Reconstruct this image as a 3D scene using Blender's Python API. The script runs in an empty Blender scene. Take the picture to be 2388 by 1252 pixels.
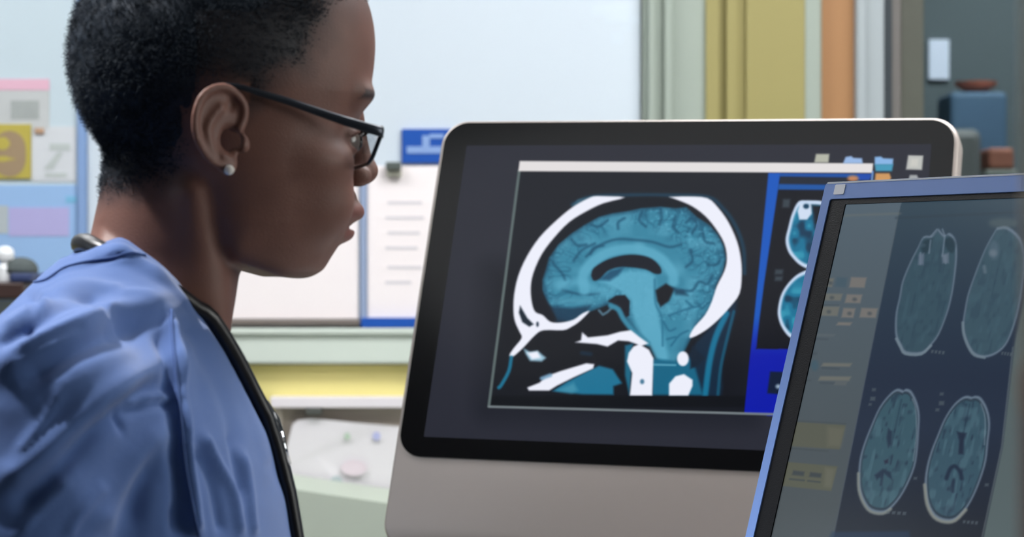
import bpy, bmesh, math, random, time
import numpy as np
from mathutils import Vector, Matrix

# ------------------------------------------------------------------ camera
SC = bpy.context.scene
COL = SC.collection
IMG_W, IMG_H, FPX = 2388.0, 1252.0, 5500.0
CAM = np.array([0.0, 0.0, 1.2])
cam_data = bpy.data.cameras.new('camera')
cam = bpy.data.objects.new('camera', cam_data); COL.objects.link(cam)
cam_data.sensor_width = 36.0
cam_data.lens = FPX / IMG_W * 36.0
cam.location = CAM.tolist(); cam.rotation_euler = (math.pi / 2, 0, 0)
cam_data.clip_start = 0.05; cam_data.clip_end = 60
cam_data.dof.use_dof = True
cam_data.dof.focus_distance = 1.85
cam_data.dof.aperture_fstop = 11.0
SC.camera = cam
# ------------------------------------------------------------------ world, exposure
W = bpy.data.worlds.new('world'); SC.world = W; W.use_nodes = True
W.node_tree.nodes['Background'].inputs[0].default_value = (0.55, 0.66, 0.8, 1)
W.node_tree.nodes['Background'].inputs[1].default_value = 0.25
SC.view_settings.view_transform = 'Standard'
SC.view_settings.look = 'None'
SC.view_settings.exposure = 0.0
SC.view_settings.gamma = 1.0
SC.view_settings.use_curve_mapping = False
# ceiling lamps, last two added for a bezel reflection and the corridor: (x, y, size_x, size_y, strength) of each ceiling panel
PANELS = [(-1.3, 3.15, 1.2, 0.5, 16.5), (0.55, 3.15, 1.2, 0.5, 16.0), (-1.45, 2.0, 0.8, 0.34, 12.0), (0.95, 2.3, 0.9, 0.4, 34.0), (-0.75, 1.2, 1.5, 0.7, 0.6), (1.4, 5.6, 0.9, 0.4, 38.0)]
WINDOW_STRENGTH = 0.7
FILL_DOWNLIGHT = (-0.95, 1.42, 2.69, 290.0)  # added spot, brightens the shoulder cloth without glare on the computer
sp = bpy.data.lights.new('fill_downlight_lamp', 'SPOT'); sp.energy = FILL_DOWNLIGHT[3]; sp.spot_size = math.radians(54); sp.spot_blend = .6; sp.shadow_soft_size = .05; sp.color = (1, .98, .97)
spo = bpy.data.objects.new('fill_downlight_lamp', sp); COL.objects.link(spo); spo.location = (FILL_DOWNLIGHT[0], FILL_DOWNLIGHT[1], 2.672); spo.rotation_euler = (0, math.radians(-16), 0)
WINDOW2_STRENGTH = 7.0


def lin(c):
    return tuple(((v / 255) / 12.92 if v / 255 <= 0.04045 else ((v / 255 + 0.055) / 1.055) ** 2.4) for v in c)


def at(px, py, Y):
    """the point at depth Y that the photograph shows at pixel (px, py)"""
    return Vector(((px - 1194) / FPX * Y, Y, CAM[2] + (626 - py) / FPX * Y))


# ------------------------------------------------------------------ materials
def mat(name, rgb, rough=0.6, metal=0.0, spec=0.5, noise=0.0, nscale=40.0, bump=0.0, bscale=200.0, sheen=0.0, trans=0.0, coat=0.0, rgb2=None):
    m = bpy.data.materials.new(name); m.use_nodes = True
    nt = m.node_tree; b = nt.nodes['Principled BSDF']
    c = lin(rgb)
    b.inputs['Base Color'].default_value = (*c, 1)
    b.inputs['Roughness'].default_value = rough
    b.inputs['Metallic'].default_value = metal
    b.inputs['Specular IOR Level'].default_value = spec
    b.inputs['Transmission Weight'].default_value = trans
    b.inputs['Coat Weight'].default_value = coat
    b.inputs['Sheen Weight'].default_value = sheen
    tc = nt.nodes.new('ShaderNodeTexCoord')
    if noise or rgb2:
        n = nt.nodes.new('ShaderNodeTexNoise'); n.inputs['Scale'].default_value = nscale; n.inputs['Detail'].default_value = 4
        nt.links.new(tc.outputs['Object'], n.inputs['Vector'])
        mx = nt.nodes.new('ShaderNodeMix'); mx.data_type = 'RGBA'
        c2 = lin(rgb2) if rgb2 else tuple(v * (1 - noise) for v in c)
        mx.inputs['A'].default_value = (*c, 1); mx.inputs['B'].default_value = (*c2, 1)
        nt.links.new(n.outputs['Fac'], mx.inputs['Factor']); nt.links.new(mx.outputs['Result'], b.inputs['Base Color'])
    if bump:
        n = nt.nodes.new('ShaderNodeTexNoise'); n.inputs['Scale'].default_value = bscale; n.inputs['Detail'].default_value = 5
        nt.links.new(tc.outputs['Object'], n.inputs['Vector'])
        bp = nt.nodes.new('ShaderNodeBump'); bp.inputs['Strength'].default_value = bump; bp.inputs['Distance'].default_value = 0.002
        nt.links.new(n.outputs['Fac'], bp.inputs['Height']); nt.links.new(bp.outputs['Normal'], b.inputs['Normal'])
    return m


def emit(name, rgb, strength):
    m = bpy.data.materials.new(name); m.use_nodes = True
    b = m.node_tree.nodes['Principled BSDF']
    b.inputs['Base Color'].default_value = (*lin(rgb), 1)
    b.inputs['Emission Color'].default_value = (*lin(rgb), 1)
    b.inputs['Emission Strength'].default_value = strength
    return m


# ------------------------------------------------------------------ object helpers
def link(name, me, m=None, parent=None, smooth=False):
    o = bpy.data.objects.new(name, me); COL.objects.link(o)
    if m: me.materials.append(m)
    if parent: o.parent = parent
    if smooth:
        me.polygons.foreach_set('use_smooth', [True] * len(me.polygons))
    return o


def obj(name, bm, m, parent=None, smooth=False):
    bmesh.ops.recalc_face_normals(bm, faces=bm.faces)
    me = bpy.data.meshes.new(name); bm.to_mesh(me); bm.free()
    return link(name, me, m, parent, smooth)


def tag(o, label=None, cat=None, group=None, kind=None):
    if label: o['label'] = label
    if cat: o['category'] = cat
    if group: o['group'] = group
    if kind: o['kind'] = kind
    return o


def empty(name, loc=(0, 0, 0), mw=None):
    o = bpy.data.objects.new(name, None); COL.objects.link(o)
    o.empty_display_size = 0.05
    if mw is not None: o.matrix_world = mw
    else: o.location = loc
    return o


def box(bm, x0, x1, y0, y1, z0, z1, bev=0.0, seg=2):
    r = bmesh.ops.create_cube(bm, size=1.0)
    vs = r['verts']
    for v in vs:
        v.co = Vector((x0 + (v.co.x + .5) * (x1 - x0), y0 + (v.co.y + .5) * (y1 - y0), z0 + (v.co.z + .5) * (z1 - z0)))
    if bev:
        es = list({e for v in vs for e in v.link_edges})
        bmesh.ops.bevel(bm, geom=es, offset=bev, segments=seg, affect='EDGES', profile=0.5)
    return bm


def nbox(*a, **k):
    return box(bmesh.new(), *a, **k)


def rrect(w, h, r, n=8):
    """rounded rectangle outline, counter-clockwise, centred"""
    out = []
    for cx, cy, a0 in ((w / 2 - r, h / 2 - r, 0), (-w / 2 + r, h / 2 - r, 90), (-w / 2 + r, -h / 2 + r, 180), (w / 2 - r, -h / 2 + r, 270)):
        for i in range(n + 1):
            a = math.radians(a0 + 90 * i / n)
            out.append((cx + r * math.cos(a), cy + r * math.sin(a)))
    return out


def loft(bm, rings, close=True, cap=True):
    """rings: lists of 3-D points, same count"""
    vs = [[bm.verts.new(p) for p in r] for r in rings]
    n = len(rings[0])
    for a, b in zip(vs[:-1], vs[1:]):
        for i in range(n if close else n - 1):
            j = (i + 1) % n
            bm.faces.new((a[i], a[j], b[j], b[i]))
    if cap:
        bm.faces.new(vs[0][::-1]); bm.faces.new(vs[-1])
    return vs


def tube(bm, pts, rad, n=12, flat=1.0, up=(0, 0, 1)):
    """round (or flattened) tube along points; rad a number or a list"""
    P = [Vector(p) for p in pts]
    if not hasattr(rad, '__len__'): rad = [rad] * len(P)
    rings = []
    for i, p in enumerate(P):
        t = (P[min(i + 1, len(P) - 1)] - P[max(i - 1, 0)]).normalized()
        a = t.cross(Vector(up))
        if a.length < 1e-4: a = t.cross(Vector((1, 0, 0)))
        a.normalize(); b = a.cross(t).normalized()
        rings.append([p + a * (math.cos(2 * math.pi * k / n) * rad[i] * flat) + b * (math.sin(2 * math.pi * k / n) * rad[i]) for k in range(n)])
    loft(bm, rings)
    return bm


def catmull(pts, n=8):
    P = [np.array(p, float) for p in pts]
    P = [2 * P[0] - P[1]] + P + [2 * P[-1] - P[-2]]
    out = []
    for i in range(1, len(P) - 2):
        for k in range(n):
            t = k / n
            a, b, c, d = P[i - 1], P[i], P[i + 1], P[i + 2]
            out.append(0.5 * ((2 * b) + (-a + c) * t + (2 * a - 5 * b + 4 * c - d) * t * t + (-a + 3 * b - 3 * c + d) * t ** 3))
    out.append(P[-2])
    return out


def ellipsoid(bm, c, r, seg=20, rings=12, rot=None):
    m = Matrix.Translation(c) @ (rot.to_4x4() if rot else Matrix.Identity(4)) @ Matrix.Diagonal((*r, 1))
    bmesh.ops.create_uvsphere(bm, u_segments=seg, v_segments=rings, radius=1.0, matrix=m)
    return bm


def struct(name, bm, m):
    o = obj(name, bm, m); o['kind'] = 'structure'
    return o
# ------------------------------------------------------------------ the room shell
WY = 4.2                                    # back wall plane
def wx(px): return (px - 1194) / FPX * WY
def wz(py): return CAM[2] + (626 - py) / FPX * WY
def wallbox(px0, px1, py0, py1, d0, d1, bev=0.0):
    """box on the back wall, between pixels, standing d0..d1 metres proud of it"""
    return nbox(wx(px0), wx(px1), WY - d1, WY - d0, wz(py1), wz(py0), bev=bev)

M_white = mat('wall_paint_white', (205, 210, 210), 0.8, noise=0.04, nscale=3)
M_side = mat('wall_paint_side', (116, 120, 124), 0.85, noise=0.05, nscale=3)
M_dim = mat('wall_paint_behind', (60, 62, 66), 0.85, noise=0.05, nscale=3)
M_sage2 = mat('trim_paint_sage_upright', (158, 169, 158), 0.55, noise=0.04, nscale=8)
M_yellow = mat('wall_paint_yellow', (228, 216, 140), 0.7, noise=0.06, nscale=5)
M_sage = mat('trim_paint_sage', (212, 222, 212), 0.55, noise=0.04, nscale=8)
M_floor = mat('vinyl_floor', (120, 118, 112), 0.45, noise=0.2, nscale=14)
M_ceil = mat('ceiling_tiles', (160, 156, 155), 0.9, noise=0.05, nscale=9)

X0, X1, Y0, Y1, ZC = -2.6, 2.6, -2.2, WY, 2.7
struct('floor', nbox(X0, X1, Y0, Y1 + 2.6, -0.05, 0), M_floor)
struct('ceiling', nbox(X0, X1, Y0, Y1 + 2.6, ZC, ZC + 0.05), M_ceil)
struct('wall_front', nbox(X0, X1, Y0 - .1, Y0, 0, ZC), M_dim)
bm = bmesh.new()
box(bm, X1, X1 + .1, Y0, 0.3, 0, ZC); box(bm, X1, X1 + .1, 1.9, Y1 + 2.6, 0, ZC)
box(bm, X1, X1 + .1, 0.3, 1.9, 0, 1.0); box(bm, X1, X1 + .1, 0.3, 1.9, 2.3, ZC)
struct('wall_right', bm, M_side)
# left wall, open for the added window
bm = bmesh.new()
box(bm, X0 - .1, X0, Y0, 0.6, 0, ZC); box(bm, X0 - .1, X0, 2.2, Y1, 0, ZC)
box(bm, X0 - .1, X0, 0.6, 2.2, 0, 1.0); box(bm, X0 - .1, X0, 0.6, 2.2, 2.2, ZC)
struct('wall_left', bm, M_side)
# back wall: from the left to the dark glazed doorway
GX0, GX1 = wx(2058), 1.75
bm = bmesh.new()
box(bm, X0, GX0, WY, WY + .12, 0, ZC); box(bm, GX1, X1, WY, WY + .12, 0, ZC); box(bm, GX0, GX1, WY, WY + .12, 2.3, ZC)
struct('wall_back', bm, M_white)
# yellow dado below the rail, left of the uprights
struct('wall_dado', nbox(X0, wx(1495), WY - .012, WY, 0, wz(850)), M_yellow)
# sage rail along the wall, with a small lip and a recess under it
bm = bmesh.new()
box(bm, X0, wx(1500), WY - .035, WY, wz(846), wz(764), bev=.004)
box(bm, X0, wx(1500), WY - .043, WY, wz(778), wz(764), bev=.002)
struct('trim_1', bm, M_sage)
# sage upright beside the boards, moulded
bm = bmesh.new()
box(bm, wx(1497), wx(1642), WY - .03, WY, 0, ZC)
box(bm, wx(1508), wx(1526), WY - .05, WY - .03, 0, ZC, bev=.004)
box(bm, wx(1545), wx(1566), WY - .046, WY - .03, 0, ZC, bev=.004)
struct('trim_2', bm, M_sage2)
# yellow panelled upright with two grooves
bm = bmesh.new()
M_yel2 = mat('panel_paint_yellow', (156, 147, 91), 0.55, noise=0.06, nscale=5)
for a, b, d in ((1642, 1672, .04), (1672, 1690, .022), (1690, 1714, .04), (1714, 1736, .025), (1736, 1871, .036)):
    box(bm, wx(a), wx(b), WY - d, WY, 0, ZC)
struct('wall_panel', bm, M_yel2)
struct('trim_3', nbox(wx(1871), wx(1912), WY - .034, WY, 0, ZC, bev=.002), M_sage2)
bm = bmesh.new()
box(bm, wx(1908), wx(1986), WY - .03, WY, 0, ZC); box(bm, wx(1910), wx(1916), WY - .04, WY - .03, 0, ZC)
struct('trim_4', bm, mat('edge_paint_orange', (164, 120, 78), 0.6, noise=0.05, nscale=6))
bm = bmesh.new()
box(bm, wx(1986), wx(2052), WY - .05, WY + .12, 0, ZC, bev=.003)
box(bm, wx(1988), wx(2010), WY - .058, WY - .05, 0, ZC, bev=.002)
struct('trim_5', bm, mat('frame_paint_pale', (162, 171, 174), 0.5, noise=0.03, nscale=8))
# dark glazed doorway
M_dark = mat('doorway_frame_dark', (52, 62, 68), 0.5, noise=.1)
M_mull = mat('mullion_grey', (120, 116, 112), 0.5, noise=.08)
door = empty('door_1', (GX0, WY, 0)); tag(door, kind='structure')
def dpart(name, bm, m):
    o = obj(name, bm, m, door); o.location = (-GX0, -WY, 0); return o
bm = bmesh.new(); box(bm, GX0 - .004, wx(2076), WY - .02, WY + .1, 0, 2.3); box(bm, GX0, GX1, WY - .02, WY + .1, 2.2, 2.3); box(bm, GX1 - .06, GX1, WY - .02, WY + .1, 0, 2.3)
dpart('door_frame', bm, M_dark)
dpart('mullion', nbox(wx(2076), wx(2102), WY + .0, WY + .06, 0, 2.2, bev=.004), M_mull)
dpart('stile', nbox(wx(2102), wx(2158), WY + .015, WY + .06, 0, 2.2, bev=.002), mat('door_stile_olive', (88, 90, 80), 0.6, noise=.1))
M_glass = mat('window_glass', (225, 235, 235), 0.03, trans=1.0); M_glass.node_tree.nodes['Principled BSDF'].inputs['IOR'].default_value = 1.1
dpart('pane', nbox(wx(2158), GX1 - .06, WY + .03, WY + .036, 0, 2.2), M_glass)
# the dim corridor behind it
struct('wall_corridor', nbox(GX0 - .6, X1, WY + 2.4, WY + 2.5, 0, ZC), mat('corridor_paint', (88, 100, 104), 0.9, noise=.25, nscale=2))
struct('wall_corridor_side', nbox(GX0 - .6, GX0 - .5, WY + .12, WY + 2.5, 0, ZC), mat('corridor_paint_side', (76, 84, 84), 0.9, noise=.2, nscale=2))
def cor(px, py, Y): return at(px, py, Y)
def corbox(px0, px1, py0, py1, Y, dep, bev=.003):
    a, b = at(px0, py1, Y), at(px1, py0, Y)
    return nbox(a.x, b.x, Y, Y + dep, a.z, b.z, bev=bev)
def single(name, bm, m, label, cat, group=None):
    o = obj(name, bm, m); tag(o, label, cat, group); return o
# made-up things in the corridor, mostly standing for reflections in the door glass
CY = WY + 2.3
o = single('reflection_sheet', corbox(2166, 2214, 92, 186, WY + 2.385, .012), mat('sheet_pale_blue', (205, 215, 232), .7), 'made-up pale sheet in place of a bright reflection in the door glass', 'paper')
def floorbox(px0, px1, py0, Y, dep, bev):
    a, b = at(px0, py0, Y), at(px1, py0, Y)
    return nbox(a.x, b.x, Y, Y + dep, 0, a.z, bev=bev)
single('reflection_locker', floorbox(2216, 2350, 214, WY + 2.0, .2, .012), mat('locker_blue', (62, 92, 118), .7, noise=.25, nscale=8), 'made-up tall blue locker in place of a blue reflection in the door glass', 'locker')
bm = bmesh.new(); c = at(2275, 214, WY + 2.08)
loft(bm, [[(c.x + rr * math.cos(t), c.y + rr * .9 * math.sin(t), c.z + hh) for t in np.linspace(0, 2 * math.pi, 24, endpoint=False)] for rr, hh in ((.03, 0), (.035, .003), (.052, .014), (.058, .026), (.054, .026), (.03, .012))])
single('reflection_bowl', bm, mat('glaze_terracotta', (196, 110, 84), .6), 'made-up reddish bowl on the blue locker, in place of a red-orange reflection', 'bowl')
single('low_cabinet', floorbox(2296, 2380, 395, WY + 1.7, .16, .01), mat('cabinet_olive_grey', (84, 90, 84), .6, noise=.2), 'olive grey cabinet carrying the brown box behind the door glass', 'cabinet')
single('reflection_box', corbox(2305, 2366, 345, 395, WY + 1.72, .12, bev=.008), mat('box_brown', (140, 88, 70), .7, noise=.2), 'made-up brown box by the computer corner, in place of a brownish reflection', 'box')
single('grey_machine', floorbox(2205, 2290, 300, WY + 1.7, .2, .02), mat('machine_grey', (92, 96, 96), .6, noise=.2), 'dark grey cabinet in the corridor beside the brown box', 'cabinet')
# added unseen window in the left wall, glowing for the monitor reflection
win = empty('fill_window_1', (X0, 1.4, 1.6)); tag(win, kind='structure')
bm = bmesh.new()
for a in ((0.6, 0.66, 1.0, 2.2), (2.14, 2.2, 1.0, 2.2), (0.6, 2.2, 1.0, 1.06), (0.6, 2.2, 2.14, 2.2), (1.37, 1.43, 1.0, 2.2)):
    box(bm, X0 - .08, X0 + .01, a[0], a[1], a[2], a[3])
o = obj('window_frame', bm, M_sage, win); o.location = (-X0, -1.4, -1.6)
o = obj('glowing_blind', nbox(X0 - .09, X0 - .085, .62, 2.18, 1.02, 2.18), emit('glow_blind_left', (215, 228, 245), WINDOW_STRENGTH), win); o.location = (-X0, -1.4, -1.6)

win = empty('fill_window_2', (X1, 1.1, 1.65)); tag(win, kind='structure')  # added unseen window, its glow lights the face from the right
bm = bmesh.new()
for a in ((0.3, 0.36, 1.0, 2.3), (1.84, 1.9, 1.0, 2.3), (0.3, 1.9, 1.0, 1.06), (0.3, 1.9, 2.24, 2.3), (1.07, 1.13, 1.0, 2.3)):
    box(bm, X1 - .01, X1 + .08, a[0], a[1], a[2], a[3])
o = obj('window_frame', bm, M_sage, win); o.location = (-X1, -1.1, -1.65)
o = obj('glowing_blind', nbox(X1 + .085, X1 + .09, 0.32, 1.88, 1.02, 2.28), emit('glow_blind_right', (238, 238, 235), WINDOW2_STRENGTH), win); o.location = (-X1, -1.1, -1.65)
# ceiling light panels
for i, (x, y, sx, sy, st) in enumerate(PANELS):
    e = empty('ceiling_light', (x, y, ZC))
    bm = bmesh.new()
    for a in ((-sx / 2 - .03, sx / 2 + .03, -sy / 2 - .03, -sy / 2), (-sx / 2 - .03, sx / 2 + .03, sy / 2, sy / 2 + .03), (-sx / 2 - .03, -sx / 2, -sy / 2, sy / 2), (sx / 2, sx / 2 + .03, -sy / 2, sy / 2)):
        box(bm, *a, -.03, 0)
    obj('frame', bm, M_white, e)
    obj('diffuser', nbox(-sx / 2, sx / 2, -sy / 2, sy / 2, -.02, -.001), emit('diffuser_%d' % i, (246, 247, 249), st), e)
    where = ['over the boards on the left', 'over the boards on the right', 'above and behind the seated person', 'above the computers', 'added, dim, for its reflection in the computer bezel', 'added to light the corridor'][i]
    tag(e, 'square flush ceiling light panel ' + where, 'ceiling light', 'ceiling light panels')

dl = empty('fill_downlight', (FILL_DOWNLIGHT[0], FILL_DOWNLIGHT[1], ZC)); tag(dl, 'round recessed downlight added, out of view, to brighten the shoulder of the seated person', 'ceiling light')
bm = bmesh.new()
R_ = lambda r, z: [(r * math.cos(t), r * math.sin(t), z) for t in np.linspace(0, 2 * math.pi, 28, endpoint=False)]
loft(bm, [R_(.085, 0), R_(.085, -.006), R_(.066, -.008), R_(.062, -.001)], cap=False)
obj('trim_ring', bm, M_white, dl)
bm = bmesh.new(); loft(bm, [R_(.062, -.002), R_(.062, -.0005)]); obj('reflector', bm, emit('fill_downlight_lens', (255, 250, 245), 3.0), dl)
# ------------------------------------------------------------------ boards and papers on the back wall
def wthing(name, label, cat, parts, group=None):
    """parts: (name, px0, px1, py0, py1, d0, d1, material)"""
    px, py = parts[0][1], parts[0][4]
    e = empty(name, (wx(px), WY, wz(py))); tag(e, label, cat, group)
    for n, a, b, c, d, d0, d1, m in parts:
        o = obj(n, wallbox(a, b, c, d, d0, d1, bev=min(.0015, (d1 - d0) / 3)), m, e); o.location = (-wx(px), -WY, -wz(py))
    return e
M_board = mat('whiteboard_enamel', (208, 219, 228), 0.35, noise=.02, nscale=2)
M_boardL = mat('whiteboard_enamel_left', (196, 212, 220), 0.4, noise=.03, nscale=2)
M_paper = mat('paper_white', (248, 240, 240), .8, noise=.02, nscale=20)
M_paper2 = mat('paper_grey', (208, 212, 216), .8, noise=.03, nscale=20)
M_blueedge = mat('board_edge_blue', (130, 160, 205), .5)
M_royal = mat('plastic_royal_blue', (20, 80, 170), .45)
M_alu = mat('brushed_alloy', (150, 140, 134), .4, metal=.6)
# left: a board with a light blue right edge
wthing('notice_board', 'large white notice board with light blue right edge behind the person', 'board',
       [('board', -600, 186, -360, 752, .001, .016, M_boardL), ('edge', 186, 206, -360, 752, .001, .024, M_blueedge)])
# middle: whiteboard
wthing('whiteboard', 'big plain whiteboard above the computer, between the face and the sage upright', 'whiteboard',
       [('board', 206.5, 1492, -360, 752, .001, .014, M_board), ('bottom_rail', 206.5, 840, 744, 757, .001, .03, M_alu)])
wthing('wall_poster', 'white poster left of the blue divider, under the chin', 'poster', [('sheet', 420, 838, 392, 742, .0145, .0165, M_paper)])
wthing('poster_holder', 'white poster in a holder with a royal blue bottom bar', 'poster holder',
       [('sheet', 858, 1400, 388, 741, .0148, .0185, M_paper), ('upright', 842, 857, 392, 742, .0148, .024, mat('divider_blue_grey', (150, 166, 196), .4)),
        ('bottom_bar', 844, 1400, 740, 763, .0148, .03, M_royal)])
# faint grey print on the two posters
pm = mat('faint_print', (216, 212, 216), .8)
bm = bmesh.new()
for i, (a, b, y) in enumerate(((905, 985, 470), (900, 990, 505), (905, 980, 540), (900, 975, 575), (905, 985, 620), (900, 960, 655))):
    box(bm, wx(a), wx(b), WY - .0192, WY - .0185, wz(y + 7), wz(y))
o = obj('printed_lines', bm, pm); ph = [x for x in COL.objects if x.name.startswith('poster_holder')][0]
o.parent = ph; o.location = (-ph.location.x, -ph.location.y, -ph.location.z)
# blue label with pale mark
lab = wthing('wall_label', 'royal blue label with pale marks beside the computer top corner', 'label',
             [('plate', 938, 1060, 302, 382, .0145, .0225, M_royal), ('mark', 950, 1040, 343, 359, .0225, .0235, mat('pale_blue_print', (135, 165, 215), .6)),
              ('mark', 986, 1003, 318, 345, .0225, .0235, bpy.data.materials['pale_blue_print']), ('mark', 1003, 1036, 314, 324, .0225, .0235, bpy.data.materials['pale_blue_print'])])
wthing('magnet_clip', 'small dark and beige magnet clip under the blue label', 'clip',
       [('grip', 902, 937, 380, 397, .0185, .040, mat('clip_dark', (84, 92, 88), .5)), ('body', 903, 938, 397, 413, .0185, .030, mat('clip_beige', (176, 176, 160), .6))])
# faint pale blue marks high on the whiteboard
bm = bmesh.new()
for a, b, c, d in ((1380, 1470, 14, 40), (1410, 1490, 40, 56), (1425, 1450, 78, 104), (1450, 1472, 62, 74)):
    box(bm, wx(a), wx(b), WY - .0146, WY - .014, wz(d), wz(c))
wbd = [x for x in COL.objects if x.name == 'whiteboard'][0]
o = obj('faint_drawing', bm, mat('faint_marker', (208, 220, 230), .5), wbd); o.location = (-wbd.location.x, -wbd.location.y, -wbd.location.z)
# left papers
M_pink = mat('paper_pink', (222, 178, 196), .8)
e = wthing('paper_sheet', 'paper with a pink heading band, uppermost on the left board', 'paper',
       [('sheet', -160, 120, 186, 302, .016, .018, mat('paper_greyish', (196, 200, 200), .8, noise=.12, nscale=18)), ('heading_band', -160, 120, 186, 212, .018, .0186, M_pink),
        ('printed_block', 30, 96, 236, 280, .018, .0186, mat('print_grey', (170, 176, 174), .8, noise=.2, nscale=60))])
e = wthing('paper_sheet', 'white paper with a faint grey print, right of the yellow notice', 'paper',
       [('sheet', 78, 182, 296, 424, .016, .0175, M_paper2)])
bm = bmesh.new()
box(bm, wx(120), wx(168), WY - .0182, WY - .0175, wz(352), wz(336)); box(bm, wx(110), wx(160), WY - .0182, WY - .0175, wz(414), wz(404))
v = [bm.verts.new((wx(a), WY - .0182, wz(b))) for a, b in ((106, 396), (128, 396), (152, 356), (138, 356))]; bm.faces.new(v)
o = obj('print_marks', bm, mat('print_soft_grey', (184, 192, 190), .8), e); o.location = (-e.location.x, -e.location.y, -e.location.z)
M_ylw = mat('notice_yellow', (182, 168, 74), .7)
e = wthing('yellow_notice', 'yellow notice with a round brownish figure, at the left edge', 'notice', [('sheet', -60, 78, 291, 418, .018, .0205, M_ylw)])
bm = bmesh.new()
vs = [bm.verts.new((wx(28 + 38 * math.cos(t) * (1.0 if abs(math.cos(t)) < .7 else 1.0)), WY - .0212, wz(360 + 53 * math.copysign(abs(math.sin(t)) ** .7, math.sin(t))))) for t in np.linspace(0, 2 * math.pi, 40, endpoint=False)]
bm.faces.new(vs)
o = obj('round_figure', bm, mat('figure_brown', (160, 138, 108), .8, noise=.1, nscale=200), e); o.location = (-e.location.x, -e.location.y, -e.location.z)
bm = bmesh.new()
bm.faces.new([bm.verts.new((wx(12 + 17 * math.cos(t)), WY - .0218, wz(336 + 15 * math.sin(t)))) for t in np.linspace(0, 2 * math.pi, 24, endpoint=False)])
bm.faces.new([bm.verts.new((wx(a), WY - .0218, wz(b))) for a, b in ((-6, 368), (14, 365), (44, 372), (14, 378), (-6, 377))])
o = obj('figure_detail', bm, M_ylw, e); o.location = (-e.location.x, -e.location.y, -e.location.z)
wthing('small_tag', 'small brown tag at the corner of the yellow notice', 'tag', [('tag_sheet', 86, 108, 300, 313, .0186, .0215, mat('tag_brown', (182, 148, 120), .7))])
M_lb = mat('poster_light_blue', (150, 186, 228), .7, noise=.06, nscale=10)
wthing('blue_poster', 'light blue poster with a lavender block, lowest on the left board', 'poster',
       [('sheet', -160, 184, 432, 700, .0168, .018, M_lb), ('lavender_block', 26, 166, 484, 551, .018, .0188, mat('print_lavender', (176, 172, 218), .7, noise=.03)),
        ('print_patch', 158, 184, 458, 474, .018, .0188, mat('print_cyan', (120, 180, 215), .7)), ('corner_patch', -20, 24, 480, 545, .018, .0187, mat('print_sage', (176, 186, 190), .7))])
# bits on a shelf behind the shoulder, far left
SY = WY - .34
def sbox(px0, px1, py0, py1, d, bev=.004, Y=SY):
    a, b = at(px0, py1, Y), at(px1, py0, Y); return nbox(a.x, b.x, Y, Y + d, a.z, b.z, bev=bev)
sh = empty('wall_shelf', (at(-80, 697, SY).x, SY, at(0, 697, SY).z)); tag(sh, 'dark brown shelf on the wall behind the shoulder, far left', 'shelf')
o = obj('shelf_board', sbox(-260, 56, 658, 697, WY - SY - .02), mat('wood_dark_brown', (62, 42, 38), .5, noise=.2, nscale=30), sh); o.location = -sh.location
o = obj('bracket', sbox(-140, -126, 697, 770, WY - SY - .02), M_alu, sh); o.location = -sh.location
single('folder_box', sbox(22, 74, 637, 658, .12), mat('box_navy', (44, 58, 100), .6), 'navy blue box standing on the dark brown shelf', 'box')
bm = bmesh.new()
c = at(48, 637, SY + .06)
rings = []
for k, (rr, hh) in enumerate(((.028, 0), (.030, .006), (.027, .015), (.020, .022), (.010, .026), (.002, .027))):
    rings.append([(c.x + rr * math.cos(t), c.y + rr * math.sin(t), c.z + hh) for t in np.linspace(0, 2 * math.pi, 20, endpoint=False)])
loft(bm, rings)
single('felt_hat', bm, mat('felt_grey', (84, 92, 92), .9, noise=.2), 'rounded dark grey felt hat lying on the navy box', 'hat', None)
bm = bmesh.new(); c = at(12, 658, SY + .05)
prof = ((.013, 0), (.014, .004), (.014, .024), (.009, .03), (.008, .034), (.014, .038), (.0155, .047), (.0125, .056), (.004, .060))
loft(bm, [[(c.x + rr * math.cos(t), c.y + rr * math.sin(t), c.z + hh) for t in np.linspace(0, 2 * math.pi, 20, endpoint=False)] for rr, hh in prof])
single('white_bottle', bm, mat('plastic_white', (236, 238, 240), .4), 'small white round-topped bottle on the shelf at the left edge', 'bottle')

# paper rack below the rail
RK = [(640, 960, 921, 944)]
e = wthing('document_rack', 'beige wall rack with a white top rail below the sage rail', 'rack',
    [('back_panel', 646, 960, 944, 1300, .012, .03, mat('rack_beige', (176, 166, 156), .6, noise=.05, nscale=6)),
     ('top_rail', 638, 962, 922, 946, .012, .06, mat('rail_white', (232, 226, 230), .4)),
     ('side_rail', 644, 662, 946, 1300, .03, .045, mat('rail_beige', (190, 180, 168), .5)),
     ('clip', 720, 756, 946, 962, .03, .062, mat('clip_charcoal', (80, 82, 78), .5))])
bm = bmesh.new()
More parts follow.
